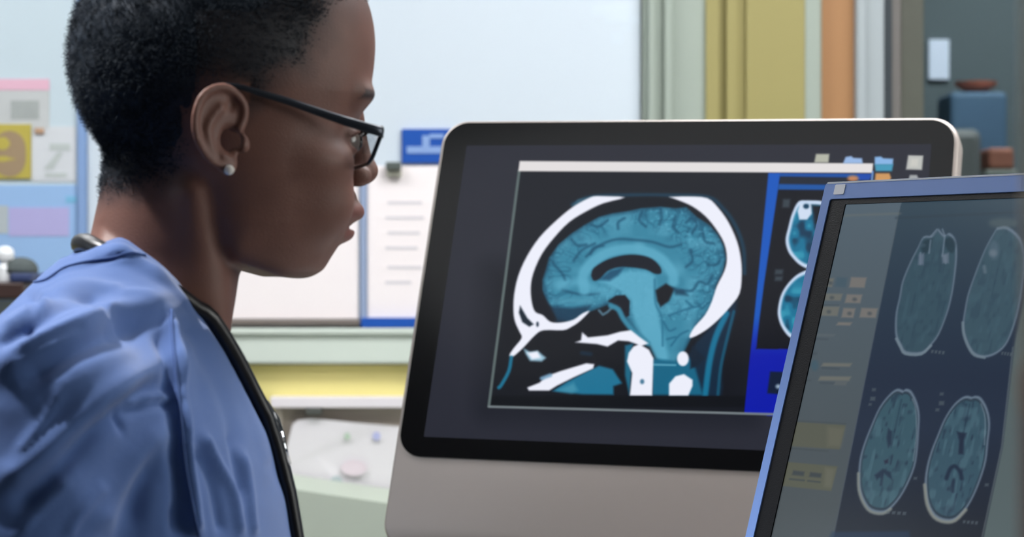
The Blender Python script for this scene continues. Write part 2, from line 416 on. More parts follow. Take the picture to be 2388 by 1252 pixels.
# hanging paper: rounded sloping sheet, slightly curled
outline = [(688, 985), (700, 976), (730, 971), (840, 982), (930, 990), (1000, 992), (985, 1180), (905, 1178), (820, 1162), (700, 1150), (655, 1148), (662, 1090)]
f = [bm.verts.new((wx(a), WY - .047 - .006 * math.sin((a - 650) / 110), wz(b))) for a, b in outline]
g = [bm.verts.new((wx(a), WY - .045 - .006 * math.sin((a - 650) / 110), wz(b))) for a, b in outline]
bm.faces.new(f); bm.faces.new(g[::-1])
for i in range(len(f)):
    j = (i + 1) % len(f); bm.faces.new((f[i], f[j], g[j], g[i]))
hp = empty('hanging_paper', (wx(690), WY - .04, wz(1170))); tag(hp, 'white sheet with faint coloured marks hanging from the clip of the beige rack', 'paper')
o = obj('sheet', bm, mat('sheet_soft_white', (226, 222, 226), .75, noise=.03, nscale=20), hp); o.location = -hp.location
for n, px, py, rx, ry, c in (('mark', 815, 1012, 7, 8, (180, 200, 180)), ('mark', 882, 1012, 9, 10, (180, 184, 224)), ('mark', 790, 1118, 15, 15, (188, 200, 202)), ('mark', 830, 1085, 30, 18, (222, 208, 216))):
    bm = bmesh.new(); y = WY - .0492 - .006 * math.sin((px - 650) / 110)
    bm.faces.new([bm.verts.new((wx(px + rx * math.cos(t)), y, wz(py + ry * math.sin(t)))) for t in np.linspace(0, 2 * math.pi, 18, endpoint=False)])
    o = obj(n, bm, mat('print_tint', c, .8), hp); o.location = -hp.location
# pale green bin in front of it
bm = bmesh.new()
Yb = WY - .30
a = at(655, 1165, Yb)
rings = []
for k, (zz, s) in enumerate(((0.0, .9), (.02, .93), (.5, .985), (.64, 1.0), (.648, 1.0))):
    rings.append([(wx(815) * .93 + p[0] * s, Yb + .12 + p[1] * s, zz + (0 if k < 3 else -.02 * (p[0] / .17))) for p in rrect(.34, .24, .05)])
loft(bm, rings)
zt = at(700, 1160, Yb).z
for v in bm.verts: v.co.z *= zt / .648
single('storage_bin', bm, mat('plastic_pale_green', (184, 194, 180), .5, noise=.04, nscale=10), 'pale green plastic bin below the hanging paper', 'bin')
# ------------------------------------------------------------------ painting of the two displays (numpy, per vertex)
def pl_dist(X, Y, pts, closed=False):
    """distance to a polyline"""
    d = np.full(X.shape, 1e9, np.float32)
    P = list(pts) + ([pts[0]] if closed else [])
    for (ax, ay), (bx, by) in zip(P[:-1], P[1:]):
        dx, dy = bx - ax, by - ay
        L = dx * dx + dy * dy + 1e-9
        t = np.clip(((X - ax) * dx + (Y - ay) * dy) / L, 0, 1)
        d = np.minimum(d, np.hypot(X - ax - t * dx, Y - ay - t * dy))
    return d


def pg_sd(X, Y, pts):
    """signed distance to a polygon, negative inside"""
    d = pl_dist(X, Y, pts, True)
    ins = np.zeros(X.shape, bool)
    n = len(pts)
    for i in range(n):
        (ax, ay), (bx, by) = pts[i], pts[(i + 1) % n]
        if ay == by: continue
        c = ((ay > Y) != (by > Y)) & (X < (bx - ax) * (Y - ay) / (by - ay) + ax)
        ins ^= c
    return np.where(ins, -d, d)


class Paint:
    def __init__(s, X, Y, base):
        s.X, s.Y = X, Y
        s.C = np.tile(np.array(base, np.float32), (len(X), 1))
    def _mix(s, a, rgb):
        a = np.clip(a, 0, 1)[:, None]
        s.C = s.C * (1 - a) + np.array(rgb, np.float32) * a
    def _sub(s, pts, m):
        P = np.array(pts); return np.where((s.X > P[:, 0].min() - m) & (s.X < P[:, 0].max() + m) & (s.Y > P[:, 1].min() - m) & (s.Y < P[:, 1].max() + m))[0]
    def poly(s, pts, rgb, soft=1.5, op=1.0, smooth=0):
        if smooth:
            q = [tuple(p) for p in catmull(list(pts) + [pts[0]], smooth)][:-1]; pts = q
        i = s._sub(pts, soft + 1)
        a = np.clip(.5 - pg_sd(s.X[i], s.Y[i], pts) / (2 * soft), 0, 1) * op
        s.C[i] = s.C[i] * (1 - a[:, None]) + np.array(rgb, np.float32) * a[:, None]
    def line(s, pts, rgb, w, soft=1.5, op=1.0, smooth=0, closed=False):
        if closed: pts = list(pts) + [pts[0]]
        if smooth: pts = [tuple(p) for p in catmull(pts, smooth)]
        i = s._sub(pts, w + soft)
        a = np.clip(.5 - (pl_dist(s.X[i], s.Y[i], pts) - w / 2) / (2 * soft), 0, 1) * op
        s.C[i] = s.C[i] * (1 - a[:, None]) + np.array(rgb, np.float32) * a[:, None]
    def ell(s, c, r, rgb, soft=2.0, op=1.0):
        q = [(c[0] + r[0] * math.cos(t), c[1] + r[1] * math.sin(t)) for t in np.linspace(0, 6.283, 24, endpoint=False)]
        s.poly(q, rgb, soft, op)
    def mask(s, pts, smooth=0):
        if smooth: pts = [tuple(p) for p in catmull(list(pts) + [pts[0]], smooth)][:-1]
        return pg_sd(s.X, s.Y, pts)


def vnoise(X, Y, sc, seed):
    """smooth value noise"""
    g = np.random.RandomState(seed).rand(64, 64).astype(np.float32)
    x, y = X / sc, Y / sc
    xi, yi = np.floor(x).astype(int), np.floor(y).astype(int)
    fx, fy = x - xi, y - yi
    fx = fx * fx * (3 - 2 * fx); fy = fy * fy * (3 - 2 * fy)
    a, b, c, d = g[xi % 64, yi % 64], g[(xi + 1) % 64, yi % 64], g[xi % 64, (yi + 1) % 64], g[(xi + 1) % 64, (yi + 1) % 64]
    return (a * (1 - fx) + b * fx) * (1 - fy) + (c * (1 - fx) + d * fx) * fy


def paint_scan(X, Y):
    p = Paint(X, Y, (38, 40, 50))
    k = lambda pts: [(a / 2.02 + 1100, b / 2.02 + 360) for a, b in pts]
    # desktop, a little lighter towards the top as on the photograph
    # scan window
    win = [(1212, 376), (2035, 381), (2033, 560), (1800, 966), (1140, 948)]
    p.poly([(1212, 376), (2036, 381), (1960, 1000), (1806, 966), (1140, 948)], (20, 24, 32), 1.5)
    p.poly(k([(100, 560), (1330, 560), (1290, 1215), (80, 1190)]), (6, 10, 18), 60, .8)
    TEAL, TB, TD, WHT, BLK = (52, 130, 158), (92, 170, 198), (14, 70, 100), (236, 238, 250), (8, 12, 20)
    # soft outer scalp
    p.line(k([(475, 235), (560, 200), (700, 192), (930, 192), (1110, 200), (1180, 250), (1240, 330), (1280, 440), (1285, 560)]), (16, 60, 84), 9, 3, .8, smooth=4)
    p.poly(k([(470, 245), (500, 212), (570, 198), (520, 235)]), (60, 100, 120), 2, .8)
    # neck tissue at the back
    p.poly(k([(1060, 880), (1160, 780), (1250, 690), (1215, 850), (1180, 1000), (1175, 1132), (1090, 1134), (1040, 1134), (1000, 1000)]), (8, 36, 58), 5, 1, smooth=3)
    p.line(k([(1200, 750), (1150, 860), (1120, 980), (1100, 1132)]), (14, 110, 146), 14, 3, 1, smooth=4)
    p.line(k([(1235, 740), (1195, 900), (1172, 1010), (1160, 1130)]), (14, 84, 112), 7, 2, .9, smooth=4)
    # brain with its cerebro-spinal margin
    brain = k([(600, 296), (660, 280), (740, 268), (800, 255), (890, 248), (960, 255), (1010, 250), (1060, 296), (1120, 335), (1160, 380), (1185, 430), (1197, 490), (1180, 560), (1150, 620), (1140, 700), (1100, 760), (1062, 800), (1034, 860), (995, 940), (960, 985), (900, 990), (870, 960), (845, 900), (790, 850), (750, 810), (720, 760), (680, 712), (640, 706), (600, 722), (540, 745), (460, 785), (400, 765), (360, 710), (336, 640), (335, 590), (352, 540), (365, 490), (410, 425), (470, 375), (530, 335)])
    p.poly(k([(700, 205), (860, 200), (960, 215), (1040, 262), (1110, 330), (1165, 400), (1185, 520), (1150, 600), (1100, 760), (1000, 960), (840, 960), (700, 740), (400, 790), (320, 740), (286, 640), (300, 540), (380, 410), (500, 300)]), (8, 16, 26), 4, 1, smooth=3)
    p.poly(brain, TEAL, 3)
    sd = p.mask(brain)
    n1 = vnoise(X + 6 * vnoise(X, Y, 16, 3), Y, 13, 1); n2 = vnoise(X, Y, 6, 7); n3 = vnoise(X + 9, Y, 30, 12)
    kx, ky = (X - 1100) * 2.02, (Y - 360) * 2.02
    gy = np.clip(1 - np.abs(n1 - .5) / .10, 0, 1)                      # sulcus-like dark veins
    outer = np.clip((pl_dist(X, Y, k([(480, 600), (600, 470), (740, 420), (880, 470), (940, 560)])) - 34) / 40, 0, 1)
    outer *= (ky < 780)
    m = (sd < 0)
    ang = np.arctan2((Y - 655), (X - 1480) * .9); rad = np.hypot((X - 1480) * .9, Y - 655)
    st_ = np.clip(1 - np.abs(vnoise(ang * 130 + 400 + 14 * vnoise(X, Y, 22, 71), rad * .35 + 200, 9, 61) - .5) / .13, 0, 1) * np.clip((rad - 105) / 40, 0, 1)
    p._mix(np.where(m, st_ * (ky < 760) * .62, 0), (20, 86, 116))
    p._mix(np.where(m & (sd > -26), np.clip((sd + 26) / 26, 0, 1) * .45 * vnoise(X, Y, 11, 77), 0), (10, 56, 84))
    p._mix(np.where(m, gy * outer * .62, 0), (18, 82, 112))
    p._mix(np.where(m & (n2 > .6), (n2 - .6) * 1.6, 0) * outer, TB)
    p._mix(np.where(m, (n3 - .45) * 1.1, 0), (90, 165, 192))
    p._mix(np.where(m, np.clip(1 + sd / 9, 0, 1) * .55, 0), (14, 66, 92))
    for s in ([(540, 480), (600, 430), (680, 400), (760, 402), (850, 412), (930, 436), (985, 425)], [(480, 500), (520, 450), (580, 420)], [(440, 590), (425, 560), (380, 510)], [(430, 640), (520, 660), (600, 655)],
              [(890, 255), (895, 300), (885, 330)], [(1010, 320), (1040, 300), (1060, 330), (1040, 370)], [(1030, 450), (1040, 500), (1010, 530)], [(985, 640), (1040, 640), (1070, 600), (1110, 610), (1135, 570)], [(1110, 520), (1150, 520), (1170, 500)], [(560, 330), (600, 340), (640, 310)], [(690, 350), (690, 320), (720, 300)], [(560, 470), (575, 440), (620, 430)], [(1090, 370), (1100, 410), (1140, 420)], [(960, 290), (950, 340), (975, 370)], [(800, 270), (790, 310), (820, 340)], [(470, 400), (500, 430), (540, 425)]):
        p.line(k(s), (16, 76, 106), 5.0, 3.2, .9, smooth=4)
    # corpus callosum and mid brain
    p.line(k([(530, 640), (528, 560), (590, 490), (690, 450), (800, 450), (890, 490), (945, 560), (950, 600)]), TB, 24, 5, .8, smooth=4)
    p.poly(k([(600, 600), (680, 560), (790, 545), (860, 570), (870, 650), (880, 760), (905, 860), (925, 960), (880, 975), (840, 905), (790, 830), (755, 750), (745, 680), (690, 640)]), TB, 6, .85, smooth=3)
    p.line(k([(420, 620), (500, 600), (600, 640), (660, 650)]), TB, 20, 7, .6, smooth=4)
    p.line(k([(400, 690), (480, 690), (560, 690)]), (84, 156, 182), 14, 5, .5)
    p.line(k([(862, 590), (866, 700), (895, 770), (900, 900)]), (30, 104, 134), 4, 3, .9, smooth=4)
    # cerebellum fissures
    for s in ([(905, 790), (930, 830), (960, 820)], [(930, 760), (980, 740), (1040, 720)], [(920, 870), (960, 860)], [(1010, 690), (1050, 720), (1090, 700)], [(940, 900), (980, 850), (1020, 830)]):
        p.line(k(s), (22, 92, 124), 4, 2.5, .8, smooth=3)
    # ventricles and cisterns
    p.poly(k([(562, 570), (575, 535), (640, 495), (720, 474), (790, 474), (850, 492), (888, 530), (892, 560), (862, 562), (820, 542), (750, 532), (690, 532), (640, 550), (605, 585), (575, 595)]), (12, 18, 30), 2, 1, smooth=3)
    p.poly(k([(600, 590), (650, 548), (720, 530), (690, 570), (650, 595)]), (16, 72, 104), 4, .9)
    p.poly(k([(866, 640), (915, 608), (955, 632), (930, 690), (890, 718), (874, 690)]), (10, 14, 22), 3)
    p.poly(k([(945, 625), (1000, 640), (1020, 665), (960, 660)]), (12, 60, 86), 4, .9)
    p.poly(k([(640, 690), (680, 664), (722, 662), (745, 690), (742, 760), (722, 770), (700, 725), (660, 705)]), (12, 16, 28), 2)
    p.poly(k([(366, 715), (470, 722), (560, 712), (540, 748), (470, 790), (400, 790)]), (10, 52, 78), 5, .9)
    p.poly(k([(300, 620), (335, 660), (375, 720), (400, 780), (330, 760), (300, 720)]), (10, 14, 24), 4, .9)
    # air spaces of the nose and throat
    p.poly(k([(330, 850), (420, 840), (510, 800), (555, 745), (600, 738), (690, 728), (730, 830), (800, 905), (735, 900), (725, 1000), (720, 1110), (690, 1075), (650, 1000), (580, 975), (420, 1000), (330, 1060), (250, 1100), (190, 1110), (190, 950), (240, 920)]), BLK, 3)
    p.line(k([(600, 735), (618, 755), (640, 742), (660, 722)]), (90, 130, 150), 5, 2, .9)
    p.line(k([(655, 712), (690, 730), (715, 775), (760, 830), (830, 890)]), TEAL, 12, 3, 1, smooth=3)
    p.line(k([(520, 935), (560, 940)]), (10, 40, 60), 8, 4)
    # bone
    A = [(590, 196), (560, 202), (480, 245), (400, 310), (320, 390), (260, 480), (220, 570), (200, 660), (197, 740), (205, 790), (225, 835), (235, 865), (200, 910), (178, 945), (195, 952), (245, 908), (300, 850), (340, 828), (430, 828), (470, 812), (510, 785), (555, 738), (520, 750), (480, 778), (420, 792), (370, 788), (335, 757), (300, 742), (284, 700), (278, 630), (290, 560), (330, 470), (390, 390), (460, 318), (540, 268), (620, 230), (720, 202)]
    p.poly(k(A), WHT, 1.8, smooth=3)
    p.poly(k([(228, 712), (262, 770), (292, 800), (272, 812), (238, 790), (222, 745)]), (14, 30, 44), 2)
    p.ell(k([(310, 800)])[0], (3, 6), (20, 40, 60), 2)
    p.poly(k([(930, 200), (1020, 198), (1110, 206), (1160, 250), (1210, 320), (1250, 410), (1268, 490), (1272, 570), (1262, 655), (1220, 715), (1160, 780), (1100, 830), (1040, 862), (1026, 855), (1050, 812), (1100, 755), (1132, 690), (1155, 620), (1190, 550), (1202, 490), (1190, 420), (1150, 350), (1100, 290), (1040, 245), (980, 218)]), WHT, 1.8, smooth=3)
    p.poly(k([(488, 885), (515, 875), (520, 838), (548, 862), (640, 852), (700, 835), (750, 828), (790, 860), (832, 890), (800, 902), (740, 880), (690, 876), (640, 905), (590, 893)]), WHT, 2)
    p.poly(k([(850, 960), (960, 975), (1040, 960), (1090, 1134), (850, 1134)]), (14, 98, 130), 4)
    p.poly(k([(722, 900), (762, 890), (745, 950), (752, 1030), (742, 1134), (722, 1040)]), (20, 100, 130), 3)
    p.line(k([(858, 990), (960, 992)]), (110, 180, 205), 3, 2)
    p.poly(k([(762, 905), (790, 893), (835, 920), (856, 960), (850, 1136), (745, 1136), (756, 1030), (732, 975), (740, 935)]), WHT, 2)
    p.ell(k([(803, 1070)])[0], (5, 6), (70, 120, 150), 2)
    p.ell(k([(995, 962)])[0], (13.5, 17), WHT, 2)
    p.poly(k([(960, 1045), (1000, 1035), (1040, 1062), (1040, 1090), (1020, 1136), (930, 1136), (930, 1080)]), WHT, 2)
    p.poly(k([(1040, 900), (1100, 960), (1060, 1000), (1030, 1010), (1030, 940)]), (10, 30, 48), 3)
    p.poly(k([(380, 1115), (450, 1070), (600, 995), (665, 1012), (708, 1078), (668, 1092), (668, 1132), (520, 1130)]), (24, 112, 146), 3)
    p.poly(k([(400, 1112), (480, 1075), (500, 1110), (470, 1125)]), (70, 146, 172), 5, .8)
    p.poly(k([(262, 1098), (320, 1075), (350, 1045), (420, 1020), (540, 984), (577, 988), (572, 1008), (480, 1050), (400, 1090), (365, 1112), (270, 1112)]), WHT, 2)
    p.line(k([(330, 1055), (370, 1040)]), (120, 160, 190), 8, 3)
    p.poly(k([(245, 915), (275, 930), (310, 925), (350, 958), (330, 975), (275, 972), (255, 940)]), (150, 190, 210), 3)
    p.poly(k([(262, 935), (310, 928), (325, 958), (285, 965)]), WHT, 3)
    p.line(k([(187, 955), (175, 1020), (140, 1085), (128, 1098)]), (18, 110, 142), 8, 2, smooth=3)
    p.poly(k([(90, 1137), (1290, 1137), (1290, 1190), (90, 1190)]), (4, 8, 14), 1.5)
    # blue side panel
    p.poly([(1792, 403), (2034, 403), (1985, 640), (1940, 990), (1806, 966), (1736, 962)], (6, 10, 20), 1.5)
    p.poly([(1792, 403), (1820, 403), (1782, 660), (1762, 815), (1900, 815), (1900, 980), (1737, 962)], (8, 84, 186), 1.5)
    lower = np.clip((Y - 740) / 90, 0, 1) * (pg_sd(X, Y, [(1792, 403), (1820, 403), (1782, 660), (1762, 815), (1900, 815), (1900, 980), (1737, 962)]) < 1)
    p._mix(lower, (0, 20, 168))
    p.poly([(1796, 866), (1850, 868), (1845, 922), (1789, 917)], (6, 24, 50), 2)
    p.ell((1815, 901), (6, 5), (150, 170, 190), 3)
    p.poly([(1818, 403), (2032, 405), (2030, 415), (1818, 412)], (12, 76, 160), 1.5)
    p.poly([(1820, 412), (1975, 414), (1975, 430), (1818, 430)], (26, 34, 48), 2)
    p.poly([(2000, 405), (2032, 406), (2028, 420), (1998, 420)], (14, 70, 170), 1.5)
    p.poly([(1816, 429), (1960, 431), (1958, 443), (1814, 442)], (12, 82, 162), 2)
    p.ell((1989, 416), (13, 7), (190, 130, 90), 4)
    # small axial scans in the side panel
    def mini(o, top):
        p.poly(o, (198, 216, 240), 2, smooth=4)
        c = np.array(o).mean(0)
        inn = [(c[0] + (a - c[0]) * .86, c[1] + (b - c[1]) * .88) for a, b in o]
        p.poly(inn, (14, 110, 146), 3, smooth=4)
        q = p.mask(inn)
        n = vnoise(X, Y, 17, 5)
        p._mix(np.where(q < 0, np.clip((n - .55) * 3, 0, .9), 0), (6, 48, 76))
        p._mix(np.where(q < 0, np.clip((.4 - n) * 3, 0, .7), 0), (60, 160, 186))
    mini([(1884, 467), (1862, 470), (1847, 498), (1838, 531), (1832, 560), (1838, 586), (1851, 604), (1866, 618), (1886, 626), (1912, 618), (1935, 600), (1950, 560), (1950, 520), (1940, 490), (1920, 470)], 1)
    p.poly([(1866, 474), (1892, 476), (1893, 498), (1882, 512), (1864, 512), (1860, 492)], (206, 220, 240), 2)
    p.ell((1880, 481), (7, 6), (10, 60, 90), 2)
    p.poly([(1893, 478), (1925, 480), (1925, 530), (1900, 520)], (10, 16, 28), 4)
    mini([(1884, 628), (1858, 641), (1836, 663), (1821, 689), (1814, 722), (1816, 744), (1825, 766), (1843, 787), (1870, 792), (1900, 780), (1925, 740), (1930, 690), (1915, 645)], 0)
    for a, b, c, d in ((1826, 464, 1843, 484), (1808, 628, 1827, 640), (1808, 644, 1826, 655)):
        p.poly([(a, b), (c, b), (c - 2, d), (a - 2, d)], (70, 84, 92), 3, .7)
    # title bar and frame lines
    p.line([(1211, 398), (1140, 947)], (92, 106, 106), 6, 1)
    p.line([(1140, 948), (1810, 966)], (120, 130, 134), 5, 1)
    p.poly([(1212, 375.5), (2036, 381), (2034, 403), (1209, 399)], (226, 222, 222), 1.2)
    p.line([(2035, 400), (2033, 422)], (110, 150, 210), 4, 1)
    # desktop icons
    for pts, c in (([(1903, 359), (1934, 359), (1932, 379), (1899, 379)], (178, 180, 166)), ([(1972, 366), (1985, 364), (1990, 368), (2010, 369), (2012, 381), (1966, 381)], (150, 182, 226)),
                   ([(2040, 366), (2054, 365), (2060, 369), (2083, 370), (2082, 384), (2040, 384)], (134, 178, 226)), ([(2040, 383), (2083, 383), (2080, 399), (2042, 399)], (66, 150, 182)),
                   ([(2118, 362), (2153, 363), (2150, 396), (2113, 395)], (186, 188, 184)), ([(2042, 404), (2074, 404), (2078, 414), (2074, 425), (2040, 425)], (204, 150, 92)), ([(2122, 408), (2138, 408), (2144, 420), (2118, 420)], (160, 164, 166))):
        p.poly(pts, c, 2)
    p.poly([(2125, 370), (2142, 370), (2140, 388), (2122, 388)], (210, 208, 200), 3, .6)
    p._mix(np.clip((1090 - X) / 90, 0, 1) * .0, (0, 0, 0))
    return p.C


def paint_axial(X, Y):
    p = Paint(X, Y, (38, 48, 66))
    # viewport tone with reflected haze painted in, strongest at the top
    t = np.clip((Y - 480) / 400, 0, 1)[:, None]
    p.C = (1 - t) * np.array((58, 78, 92)) + t * np.array((38, 50, 70))
    t = np.clip((Y - 1000) / 250, 0, 1)[:, None]
    p.C = p.C * (1 - t) + np.array((28, 34, 46)) * t
    # head outlines
    b1 = [(2189, 533), (2174, 549), (2154, 551), (2141, 575), (2122, 612), (2104, 656), (2097, 693), (2089, 729), (2087, 766), (2090, 790), (2100, 810), (2111, 825), (2148, 826), (2171, 806), (2190, 780), (2208, 735), (2218, 700), (2226, 656), (2232, 597), (2229, 560), (2215, 543), (2203, 548)]
    b2 = [(2325, 530), (2303, 568), (2288, 601), (2272, 642), (2257, 685), (2250, 719), (2245, 752), (2247, 779), (2258, 809), (2272, 828), (2296, 834), (2322, 826), (2345, 806), (2362, 770), (2376, 720), (2386, 660), (2390, 600), (2380, 555), (2350, 528)]
    j = lambda pts: [(a / 2.653 + 1700, b / 2.653 + 780) for a, b in pts]
    b3 = j([(1080, 345), (1040, 335), (990, 372), (930, 450), (880, 560), (840, 660), (810, 760), (800, 860), (803, 960), (830, 1040), (875, 1095), (950, 1108), (1000, 1080), (1060, 1010), (1110, 920), (1150, 820), (1167, 720), (1176, 600), (1180, 500), (1165, 420), (1130, 350), (1098, 335)])
    b4 = j([(1503, 385), (1470, 378), (1430, 396), (1380, 445), (1330, 525), (1290, 620), (1250, 720), (1222, 820), (1210, 930), (1225, 1050), (1268, 1130), (1335, 1160), (1400, 1150), (1465, 1085), (1515, 1000), (1560, 890), (1592, 780), (1605, 660), (1616, 550), (1600, 460), (1562, 392), (1528, 378)])
    for q, (o, f) in enumerate(((b1, (60, 86, 100)), (b2, (64, 90, 104)), (b3, (60, 92, 106)), (b4, (58, 88, 104)))):
        p.poly(o, (110, 128, 146), 2.5, .95, smooth=3)
        c = np.array(o).mean(0)
        hi = q > 1
        inn = [(c[0] + (a - c[0]) * (.90 if hi else .93), c[1] + (b - c[1]) * (.915 if hi else .955)) for a, b in o]
        mid = [(c[0] + (a - c[0]) * .93, c[1] + (b - c[1]) * .95) for a, b in o]
        p.poly(mid, (30, 44, 58), 2.5, .85 if hi else .4, smooth=3)
        p.poly(inn, f, 3, smooth=3)
        sd = p.mask(inn, 3)
        u = (X - c[0]) + (Y - c[1]) * .22
        n = vnoise(u * 2.0, Y, 15, 20 + q); n2 = vnoise(u * 2.6, Y, 24, 40 + q)
        k = 1.0 if hi else .35
        p._mix(np.where(sd < -1, np.clip((n - .6) * 2.2, 0, .7) * k, 0), (40, 58, 78))
        p._mix(np.where(sd < -1, np.clip((n2 - .55) * 1.8, 0, .5) * k, 0), (84, 118, 132))
        # midline
        p.line([(c[0] + .22 * 110, c[1] - 110), (c[0], c[1])], (36, 56, 76), 3, 2.5, .6 * k)
    # ventricles
    p.poly(j([(985, 580), (1010, 600), (1005, 680), (985, 700), (975, 640)]), (34, 48, 70), 3, .8)
    p.poly(j([(900, 870), (950, 830), (1000, 850), (1010, 900), (960, 860), (915, 900)]), (34, 48, 70), 3, .8)
    p.poly(j([(960, 780), (985, 770), (985, 795), (965, 800)]), (44, 44, 66), 3, .9)
    p.line(j([(950, 870), (940, 930)]), (36, 50, 72), 5, 3, .8)
    p.poly(j([(1410, 600), (1470, 610), (1455, 650), (1450, 740), (1420, 740), (1425, 660)]), (30, 42, 64), 3, .9)
    p.line(j([(1345, 890), (1370, 830), (1400, 815), (1430, 850), (1440, 890)]), (30, 44, 66), 9, 3, .9, smooth=3)
    p.line(j([(1390, 900), (1385, 970)]), (34, 48, 70), 7, 3, .8)
    # bright scalp edge lines
    p.line(j([(1135, 400), (1155, 460), (1160, 620), (1140, 780)]), (130, 146, 160), 3, 2, .6, smooth=3)
    p.line(j([(1560, 430), (1585, 520), (1580, 680)]), (130, 146, 160), 3, 2, .6, smooth=3)
    p.line(b3[7:13], (140, 146, 140), 7, 2.5, .8, smooth=3)
    p.line(b4[8:14], (146, 150, 142), 8, 2.5, .8, smooth=3)
    p.line(b1[9:14], (126, 144, 156), 6, 2, .8, smooth=3)
    p.line(b2[6:11], (120, 138, 150), 6, 2, .8, smooth=3)
    # eye sockets of the two lowest slices
    c6 = lambda pts: [(a / 2.722 + 1700, b / 2.722 + 340) for a, b in pts]
    for s in ([(1290, 590), (1240, 600), (1220, 650), (1240, 690), (1280, 650), (1290, 600)], [(1370, 590), (1410, 580), (1440, 620), (1420, 680), (1385, 660), (1365, 610)]):
        p.poly(c6(s), (34, 54, 66), 3, .6, smooth=3)
    for s in ([(1285, 570), (1320, 530)], [(1355, 530), (1370, 570), (1355, 700)], [(1280, 600), (1270, 680)], [(1215, 680), (1215, 750)], [(1370, 700), (1375, 745)]):
        p.line(c6(s), (120, 138, 156), 4, 2, .7)
    p.poly(c6([(1205, 690), (1240, 680), (1235, 755), (1200, 755)]), (108, 122, 142), 3, .8)
    p.poly(c6([(1350, 690), (1395, 680), (1395, 745), (1355, 745)]), (112, 126, 144), 3, .8)
    p.ell((2318, 583), (12, 22), (86, 108, 124), 5, .8); p.ell((2316, 590), (9, 8), (116, 130, 144), 4, .7)
    p.line([(2295, 622), (2297, 634)], (110, 126, 140), 8, 3, .6)
    # small captions, unreadable at this size
    for a, b, w in ((2172, 816, 34), (2068, 1191, 50), (2246, 1213, 38), (2336, 820, 26)):
        for i in range(4):
            p.poly([(a + i * w / 4, b + i * .8), (a + (i + .7) * w / 4, b + i * .8), (a + (i + .6) * w / 4 - 1, b + 7 + i), (a + i * w / 4 - 1, b + 7 + i)], (100, 112, 118), 1.5, .6)
    for (a, b), s in (((2034, 905), 1), ((2030, 925), 1.3), ((2026, 940), .8), ((2192, 915), 1), ((2190, 935), 1.4), ((2182, 952), 1), ((2131, 1112), .9), ((2297, 1127), 1.0)):
        p.poly([(a, b), (a + 9 * s, b), (a + 8 * s, b + 7 * s), (a - 1, b + 7 * s)], (84, 96, 104), 2, .7)
    p.ell((2152, 572), (6, 4), (80, 100, 116), 3, .5)
    # grey control column on the left, reflected haze painted into its tone
    side = [(1940, 470), (2104, 470), (2096, 492), (2018, 878), (1942, 1256), (1700, 1256), (1800, 900)]
    sd = p.mask(side)
    t = np.clip((Y - 480) / 700, 0, 1)[:, None]
    colm = (1 - t) * np.array((92, 108, 120)) + t * np.array((78, 86, 90))
    a = np.clip(.5 - sd / 3, 0, 1)[:, None]
    p.C = p.C * (1 - a) + colm * a
    p.line([(2098, 486), (2020, 872), (1944, 1250)], (108, 118, 124), 3, 1.5, .5)
    W1, W2, DK = (122, 122, 114), (134, 128, 122), (72, 82, 90)
    def btn(x0, y0, x1, y1, c=W1, mark=True, op=.8):
        p.poly([(x0 + 3, y0), (x1 + 3, y0 + 1), (x1 - 2, y1 + 1), (x0 - 2, y1)], c, 2.5, op)
        if mark: p.ell(((x0 + x1) / 2 + 3, (y0 + y1) / 2 + 2), (5, 4), DK, 3, .7)
    btn(1925, 648, 1942, 668); p.poly([(1952, 646), (1976, 648), (1972, 670), (1947, 668)], (74, 96, 110), 3, .8); btn(1982, 646, 2018, 670, W2, False)
    btn(1912, 684, 1962, 700); btn(1972, 686, 2008, 706, W2)
    btn(1905, 714, 1955, 736); btn(1964, 718, 1992, 740, W2); btn(2006, 718, 2044, 740, W2)
    btn(1952, 751, 1984, 758, W2, False)
    p.line([(1915, 711), (1955, 711)], DK, 3, 2, .5)
    btn(1896, 778, 1946, 784, (104, 112, 116), False, .5); p.line([(1900, 790), (1930, 791)], DK, 4, 2, .5)
    p.ell((1899, 824), (7, 3), DK, 3, .7); p.ell((1900, 852), (9, 12), (66, 96, 112), 4, .7)
    btn(1917, 846, 1984, 854, W1, False); p.line([(1918, 858), (1956, 860)], DK, 5, 2, .6)
    btn(1910, 877, 1982, 887, W1, False); p.line([(1914, 893), (1944, 894)], DK, 5, 2, .6); btn(1946, 888, 1974, 898, (108, 112, 112), False, .5)
    p.line([(1868, 885), (1890, 887)], DK, 4, 2, .6)
    p.poly([(1850, 983), (1972, 991), (1958, 1048), (1836, 1040)], (96, 98, 84), 2, .9)
    p.poly([(1930, 995), (1970, 998), (1960, 1042), (1930, 1040)], (112, 112, 98), 6, .6)
    p.line([(1850, 981), (1972, 988)], (70, 78, 82), 3, 2, .6); p.line([(1838, 1045), (1930, 1052)], (68, 76, 80), 3, 2, .6)
    p.poly([(1826, 1076), (1953, 1087), (1938, 1145), (1816, 1132)], (96, 98, 82), 2, .9)
    p.poly([(1925, 1090), (1948, 1094), (1938, 1136), (1922, 1134)], (114, 114, 100), 5, .6)
    for a in (1850, 1890):
        p.poly([(a, 1097 + (a - 1850) * .1), (a + 26, 1100 + (a - 1850) * .1), (a + 24, 1110 + (a - 1850) * .1), (a - 3, 1107 + (a - 1850) * .1)], (62, 70, 76), 2.5, .9)
    p.line([(1842, 1117), (1875, 1120)], (66, 74, 78), 4, 1.5, .8); p.line([(1884, 1121), (1912, 1124)], (66, 74, 78), 4, 1.5, .8)
    # light panel to the right of the viewport
    rp = [(2440, 470), (2358, 850), (2340, 1041), (2291, 1256), (2500, 1256), (2700, 470)]
    p.poly([(2445, 440), (2366, 800), (2338, 1041), (2291, 1262), (2900, 1262), (2900, 440)], (92, 106, 108), 3)
